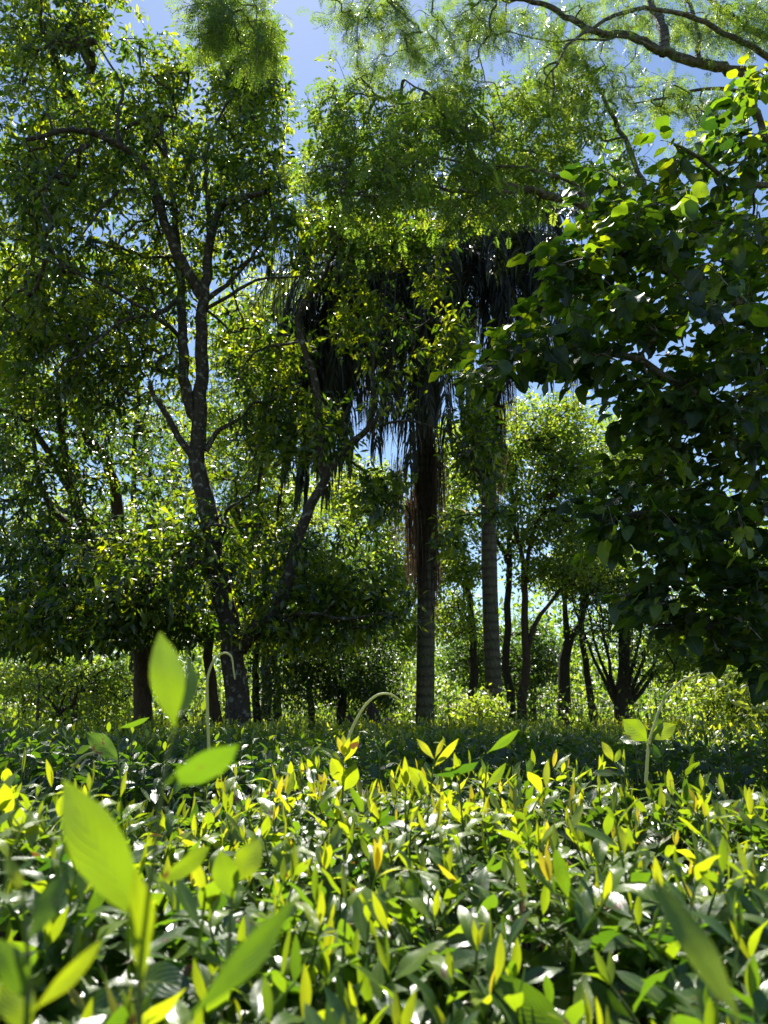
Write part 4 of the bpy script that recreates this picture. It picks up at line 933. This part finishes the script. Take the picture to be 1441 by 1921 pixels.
def mid_hedge(label, y0, y1, xw, nleaf, nshoot, size, top, tint, young, x0=0.0, bumps=1.0):
    root = thing('tea_hedge', label, 'hedge', (x0, (y0 + y1) / 2, 0))
    n = nleaf
    x = rng.uniform(-1, 1, n) * xw + x0; y = rng.uniform(y0, y1, n)
    surf = top + bumps * (.03 * np.sin(x * 3.3 + y * 2) + .025 * np.sin(x * 8.1 + 2) * np.cos(y * 6))
    ed = np.minimum(y - y0, y1 - y); rnd = np.where(ed < .25, (.25 - ed) ** 2 * 3.2, 0)
    z = surf - rnd - rng.uniform(0, 1, n) ** 1.8 * .5
    front_ = rng.random(n) < .25
    y = np.where(front_, y0 + rng.normal(size=n) * .05, y); z = np.where(front_, rng.uniform(.2, 1, n) * (top - .12), z)
    az = rng.uniform(0, 6.28, n); el = rng.normal(size=n) * .4 + .2
    D = np.stack([np.cos(az) * np.cos(el), np.sin(az) * np.cos(el), np.sin(el)], -1)
    N = np.array([0, 0, 1.0]) + rng.normal(size=(n, 3)) * .5
    g = Geo()
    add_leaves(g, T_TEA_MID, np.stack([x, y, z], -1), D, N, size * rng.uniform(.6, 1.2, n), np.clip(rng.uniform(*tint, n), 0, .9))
    # upright young shoots
    k = nshoot
    xs = rng.uniform(-1, 1, k) * xw + x0; ys = rng.uniform(y0 + .1, y1 - .1, k)
    zs = top + bumps * (.03 * np.sin(xs * 3.3 + ys * 2) + .025 * np.sin(xs * 8.1 + 2) * np.cos(ys * 6)) - .03
    hs = rng.uniform(.03, .13, k)
    for q in range(4):
        t = (q + 1) / 4
        az = rng.uniform(0, 6.28, k); el = R(20) + t * R(45) + rng.normal(size=k) * .2
        D = np.stack([np.cos(az) * np.cos(el), np.sin(az) * np.cos(el), np.sin(el)], -1)
        N = np.stack([-np.cos(az) * np.sin(el), -np.sin(az) * np.sin(el), np.cos(el)], -1) + rng.normal(size=(k, 3)) * .2
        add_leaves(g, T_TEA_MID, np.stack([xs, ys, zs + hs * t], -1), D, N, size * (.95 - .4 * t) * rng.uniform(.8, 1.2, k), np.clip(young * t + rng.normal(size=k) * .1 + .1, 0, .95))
    g.obj('foliage', M['tea'], root)
    g = Geo()
    P0 = np.stack([xs, ys, zs - .05], -1)
    add_twigs(g, np.stack([P0, P0 + np.stack([0 * hs, 0 * hs, hs * .5 + .03], -1), P0 + np.stack([0 * hs, 0 * hs, hs + .05], -1)], 1), np.full((k, 3), .0018), 3, tint=.6)
    kk = 500
    xs = rng.uniform(-1, 1, kk) * xw + x0; ys = rng.uniform(y0 + .1, y1, kk)
    P0 = np.stack([xs, ys, np.zeros(kk)], -1); P2 = np.stack([xs + rng.normal(size=kk) * .12, ys + rng.normal(size=kk) * .12, np.full(kk, top - .12)], -1)
    add_twigs(g, np.stack([P0, (P0 + P2) / 2 + rng.normal(size=(kk, 3)) * .03, P2], 1), np.broadcast_to(np.array([.012, .008, .004]), (kk, 3)).copy(), 4, tint=0)
    g.obj('woody_stem', M['tea_stem'], root)
    return root


mid_hedge('shaded dark tea hedge, second row from the camera beyond the narrow gap', 2.3, 3.95, 3.9, 24000, 800, .058, .775, (.0, .32), .5)  # leaf tint lowered so part of this row's shade is in the colour
mid_hedge('third tea hedge, lit yellow-green on the right, before the trunks', 4.6, 7.3, 6.0, 30000, 2800, .066, .735, (.2, .75), 1.05)  # young tint raised to paint extra sunlit yellow into the leaves
mid_hedge('farthest tea hedge, at the foot of the palms and the avocado', 8.1, 9.0, 7.5, 14000, 2400, .072, .69, (.25, .8), 1.05)  # same raised young tint, sunlit brightness put into the leaf colour


# ------------------------------------------------------------------ tall near shoots and vines
def near_plant(name, label, cat, stem_px, r, leaf_list, stem_tint=.6, mat='tea', tpl=None, ground_z=.62):
    """leaf_list: (base px, tip px, Y base, Y tip, width ratio, tint, face tilt)"""
    W = np.array([at(*p) for p in stem_px])
    root = thing(name, label, cat, (W[0][0], W[0][1], W[0][2]))
    S = spline(W, max(14, 5 * len(W)))
    g = Geo(); add_tube(g, S, np.linspace(r, r * .4, len(S)), 8, tint=stem_tint); g.obj('stem', M['vine' if mat == 'vine' else 'tea_stem'], root)
    for (b, t, Yb, Yt, wr, tint, tilt) in leaf_list:
        B = at(*b, Yb); Tt = at(*t, Yt)
        d = Tt - B; L = np.linalg.norm(d)
        face = nrm(CAM - B); nn = face * math.cos(tilt) + np.cross(nrm(d), face) * math.sin(tilt) + np.array([0, 0, .05])
        g = Geo()
        V, Fq, UV = leaf_template(14, 6, wr, fold=.22, droop=.16, a=1.12, b=.95, petiole=.04, wave=.14, seed=int(abs(b[0])) + 3)
        Fq2 = Fq
        dd = nrm(d); Z = nrm(nn - (nn @ dd) * dd); X = np.cross(dd, Z)
        Wd = (X * V[:, 0:1] + dd * V[:, 1:2] + Z * V[:, 2:3]) * L * .96 + B
        g.add(Wd, Fq2, UV, tint)
        g.obj('leaf', M['tea'], root)
    return root


near_plant('tea_shoot', 'tall out-of-focus tea shoot with one upright yellow-green leaf, at the left', 'tea shoot',
           [(262, 2000, 0.340), (262, 1850, 0.340), (275, 1720, 0.340), (290, 1600, 0.340), (305, 1480, 0.340), (326, 1370, 0.340)], .0017,
           [((328, 1372), (303, 1183), 0.340, 0.326, .34, .50, .1), ((270, 1740), (112, 1470), 0.333, 0.303, .30, .52, -.2), ((310, 1470), (445, 1420), 0.340, 0.318, .38, .36, .8), ((330, 1350), (395, 1205), 0.340, 0.414, .24, .25, 1.0), ((265, 1850), (276, 1640), 0.340, 0.311, .22, .68, .6)])
near_plant('tea_shoot', 'blurred dark tea leaf on a stalk crossing the lower left in front of the hedge', 'tea shoot',
           [(300, 2020, 0.296), (330, 1960, 0.296), (345, 1915, 0.296)], .0015, [((345, 1918), (580, 1690), 0.296, 0.318, .22, .40, .6)])
near_plant('tea_shoot', 'blurred dark tea leaf reaching up the lower right corner', 'tea shoot',
           [(1480, 2050, 0.311), (1440, 1990, 0.311), (1400, 1930, 0.311)], .0015, [((1400, 1935), (1228, 1630), 0.311, 0.326, .22, .56, .3)])
near_plant('tea_shoot', 'blurred yellowish leafy shoot low in the left corner', 'tea shoot',
           [(40, 2020, 0.326), (55, 1880, 0.326), (50, 1760, 0.326), (40, 1660, 0.326)], .0015,
           [((50, 1770), (130, 1630), 0.326, 0.340, .36, .40, .2), ((45, 1680), (10, 1600), 0.326, 0.326, .3, .8, .2), ((55, 1880), (0, 1760), 0.326, 0.311, .36, .45, .3), ((58, 1900), (200, 1770), 0.326, 0.333, .24, .72, .5), ((60, 1940), (10, 1830), 0.326, 0.318, .5, .6, .1)])
near_plant('tea_shoot', 'broad out-of-focus bright leaf pair beside the tall blurred shoot', 'tea shoot',
           [(430, 1800, 0.548), (432, 1720, 0.548), (438, 1650, 0.548)], .0015,
           [((290, 1655), (410, 1595), 0.459, 0.488, .36, .58, .7), ((438, 1660), (488, 1575), 0.548, 0.548, .60, .60, .1), ((440, 1690), (410, 1600), 0.548, 0.533, .5, .52, -.2)])
near_plant('tea_shoot', 'rounded bright-green leaf standing in the sunlit front hedge, left of centre', 'tea shoot',
           [(540, 1760, .95), (538, 1700, .95), (535, 1650, .95)], .0022, [((537, 1655), (540, 1575), .95, .97, .85, .6, .1)])
near_plant('climbing_vine', 'pale hooked vine tendril rising in front of the avocado trunk', 'vine',
           [(395, 1450, 1.5), (391, 1380, 1.5), (389, 1310, 1.5), (390, 1270, 1.5), (402, 1238, 1.5), (420, 1225, 1.5), (434, 1232, 1.5), (438, 1255, 1.5), (441, 1274, 1.5)], 0.0034, [((386, 1308), (380, 1335), 1.5, 1.5, .4, .6, .2)], stem_tint=.8, mat='vine')
near_plant('climbing_vine', 'pale arching vine tendril below the left palm', 'vine',
           [(648, 1400, 1.6), (664, 1360, 1.6), (684, 1325, 1.6), (708, 1304, 1.6), (732, 1302, 1.6), (748, 1312, 1.6), (757, 1320, 1.6)], 0.0034, [((744, 1310), (752, 1318), 1.6, 1.6, .5, .7, .2)], stem_tint=.8, mat='vine')
near_plant('climbing_vine', 'reddish curled vine tip over the shaded tea at left', 'vine',
           [(128, 1470, 1.5), (138, 1440, 1.5), (155, 1420, 1.5), (180, 1412, 1.5), (205, 1414, 1.5), (220, 1430, 1.5), (228, 1455, 1.5)], .0032, [((142, 1434), (130, 1437), 1.5, 1.5, .5, .9, .2), ((142, 1432), (150, 1442), 1.5, 1.5, .5, .9, .2)], stem_tint=.5, mat='vine')
near_plant('climbing_vine', 'leafy vine with two glowing oval leaves and a long pale tip, right of centre', 'vine',
           [(1212, 1470, 1.5), (1217, 1400, 1.5), (1228, 1360, 1.5), (1242, 1320, 1.5), (1256, 1298, 1.5), (1282, 1276, 1.5), (1315, 1266, 1.5), (1334, 1262, 1.5)], 0.0034,
           [((1216, 1392), (1172, 1350), 1.5, 1.48, .62, .55, .2), ((1218, 1388), (1270, 1358), 1.5, 1.48, .52, .62, .1), ((1214, 1394), (1160, 1380), 1.5, 1.52, .5, .5, .6), ((1216, 1396), (1236, 1420), 1.5, 1.46, .6, .1, .9), ((1238, 1330), (1230, 1365), 1.5, 1.5, .55, .3, .4), ((1242, 1318), (1250, 1296), 1.5, 1.5, .35, .4, .3)], stem_tint=.8, mat='vine')
near_plant('tea_shoot', 'dark narrow leaf on a stalk above the shaded hedge, left of the hooked tendril', 'tea shoot',
           [(228, 1480, 1.2), (224, 1440, 1.2), (222, 1400, 1.2), (222, 1365, 1.2)], .0016, [((226, 1428), (162, 1370), 1.2, 1.18, .42, .42, .2), ((222, 1366), (282, 1352), 1.2, 1.2, .24, .35, .8)])
near_plant('tea_shoot', 'tall tea shoot with a crown of narrow yellow leaves, below the left palm', 'tea shoot',
           [(640, 1560, 1.15), (643, 1480, 1.15), (644, 1415, 1.15)], .0022,
           [((644, 1420), (645, 1376), 1.15, 1.15, .3, .95, .1), ((644, 1418), (634, 1382), 1.15, 1.14, .3, .98, .2), ((644, 1420), (657, 1384), 1.15, 1.14, .28, .92, .2), ((645, 1430), (675, 1384), 1.15, 1.13, .3, .88, .4), ((643, 1430), (602, 1398), 1.15, 1.15, .32, .7, .5), ((643, 1470), (625, 1425), 1.15, 1.12, .5, .8, .2), ((644, 1485), (668, 1438), 1.15, 1.12, .5, .7, .2)])
near_plant('tea_shoot', 'slim bronze-tipped tea shoot over the hedge edge, right of the tall crowned shoot', 'tea shoot',
           [(800, 1560, 1.15), (808, 1480, 1.15), (816, 1420, 1.15)], .0020,
           [((815, 1425), (783, 1385), 1.15, 1.14, .26, .95, .2), ((816, 1422), (834, 1384), 1.15, 1.15, .25, .98, .2), ((812, 1440), (862, 1390), 1.15, 1.12, .2, .92, .4), ((812, 1455), (900, 1445), 1.15, 1.10, .34, .08, 1.2), ((806, 1490), (770, 1440), 1.15, 1.12, .4, .75, .2)])
near_plant('tea_shoot', 'open long-leaved green shoot with upper leaf pointing right, above the dark second row', 'tea shoot',
           [(905, 1560, 1.2), (910, 1480, 1.2), (914, 1430, 1.2)], .0020,
           [((914, 1412), (978, 1372), 1.2, 1.18, .24, .45, .5), ((910, 1480), (955, 1432), 1.2, 1.2, .28, .55, .5), ((912, 1460), (905, 1420), 1.2, 1.2, .2, .5, .5)])
near_plant('tea_shoot', 'upright pair of small green leaves with a pale flat leaf, right of centre', 'tea shoot',
           [(1185, 1560, 1.2), (1165, 1460, 1.2), (1150, 1425, 1.2)], .0018,
           [((1152, 1430), (1130, 1390), 1.2, 1.2, .4, .85, .2), ((1152, 1432), (1166, 1405), 1.2, 1.2, .4, .6, .4), ((1168, 1455), (1114, 1440), 1.2, 1.16, .32, .06, 1.2)])
near_plant('grass_blade', 'single thin upright grass blade by the left edge over the shaded hedge', 'grass blade',
           [(38, 1480, 1.3), (44, 1430, 1.3), (50, 1396, 1.3)], .0012, [((40, 1460), (50, 1398), 1.3, 1.3, .1, .7, .2)])

near_plant('grass_blade', 'pale dry grass stalk standing in the front hedge below the white flat leaf', 'grass blade',
           [(828, 1600, 1.1), (822, 1540, 1.1), (800, 1490, 1.1), (784, 1448, 1.1)], .0016, [], stem_tint=1, mat='vine')
for (a, b, c_, lab) in [((325, 1868, .62), (340, 1842, .62), (356, 1812, .62), 'cut reddish-brown twig poking out of the front hedge, lower left')]:
    p0, p1, p2 = at(*a), at(*b), at(*c_)
    g = Geo(); root = thing('cut_twig', lab, 'twig', p0); add_tube(g, spline([p0 - [0, 0, .12], p0, p1, p2], 9), np.linspace(.0034, .0028, 9), 7, lump=.05)
    g.obj('stem', M['bark_twig'], root)
g = Geo(); root = thing('dead_leaf', 'pale curled dead leaf hanging in the gap left of the right palm trunk', 'leaf', at(880, 955, 11.4))
for b, t_ in (((874, 962), (862, 950)), ((874, 962), (886, 957)), ((889, 956), (906, 946))):
    B, Tt = at(*b, 11.4), at(*t_, 11.3); dd = nrm(Tt - B); V, Fq, UV = leaf_template(5, 2, .5, fold=.5, droop=.2)
    Z = nrm(np.array([0, -.4, 1]) - (np.array([0, -.4, 1]) @ dd) * dd); X = np.cross(dd, Z)
    g.add((X * V[:, 0:1] + dd * V[:, 1:2] + Z * V[:, 2:3]) * np.linalg.norm(Tt - B) * 1.15 + B, Fq, UV, .9)
g.obj('blade', M['deadpale'], root)

# ------------------------------------------------------------------ light, sky, camera
EL, AZ = R(57), R(-10)
s = Vector((math.sin(AZ) * math.cos(EL), math.cos(AZ) * math.cos(EL), math.sin(EL)))
ld = bpy.data.lights.new('sun', 'SUN'); ld.energy = 5; ld.angle = R(.53); ld.color = (1, .95, .86)
lo = bpy.data.objects.new('sun', ld); COL.objects.link(lo); lo.rotation_euler = s.to_track_quat('Z', 'Y').to_euler(); lo.location = (0, 0, 20)
w = bpy.data.worlds.new('World'); scene.world = w; w.use_nodes = True
t = w.node_tree; t.nodes.clear()
sk = t.nodes.new('ShaderNodeTexSky'); sk.sky_type = 'NISHITA'; sk.sun_disc = False; sk.sun_elevation = EL; sk.sun_rotation = AZ
sk.air_density = 1.05; sk.dust_density = .17; sk.ozone_density = 3.0
bg = t.nodes.new('ShaderNodeBackground'); bg.inputs[1].default_value = .061
ow = t.nodes.new('ShaderNodeOutputWorld'); t.links.new(sk.outputs[0], bg.inputs[0]); t.links.new(bg.outputs[0], ow.inputs[0])

cd = bpy.data.cameras.new('camera'); co = bpy.data.objects.new('camera', cd); COL.objects.link(co)
co.location = CAM; co.rotation_euler = (R(90) + PITCH, 0, 0)
cd.sensor_fit = 'VERTICAL'; cd.sensor_height = 36; cd.lens = 36 * F / 1921
cd.clip_start = .02; cd.clip_end = 3000
cd.dof.use_dof = True; cd.dof.focus_distance = 2.6; cd.dof.aperture_fstop = cd.lens / 3.2
scene.camera = co
scene.view_settings.view_transform = 'Standard'; scene.view_settings.look = 'None'; scene.view_settings.exposure = 1.5; scene.view_settings.gamma = 1
cy = scene.cycles
cy.use_denoising = True; cy.denoiser = 'OPENIMAGEDENOISE'; cy.denoising_input_passes = 'RGB_ALBEDO_NORMAL'
cy.max_bounces = 8; cy.diffuse_bounces = 5; cy.glossy_bounces = 3; cy.transmission_bounces = 6; cy.transparent_max_bounces = 6
cy.sample_clamp_indirect = 6; cy.caustics_reflective = False; cy.caustics_refractive = False
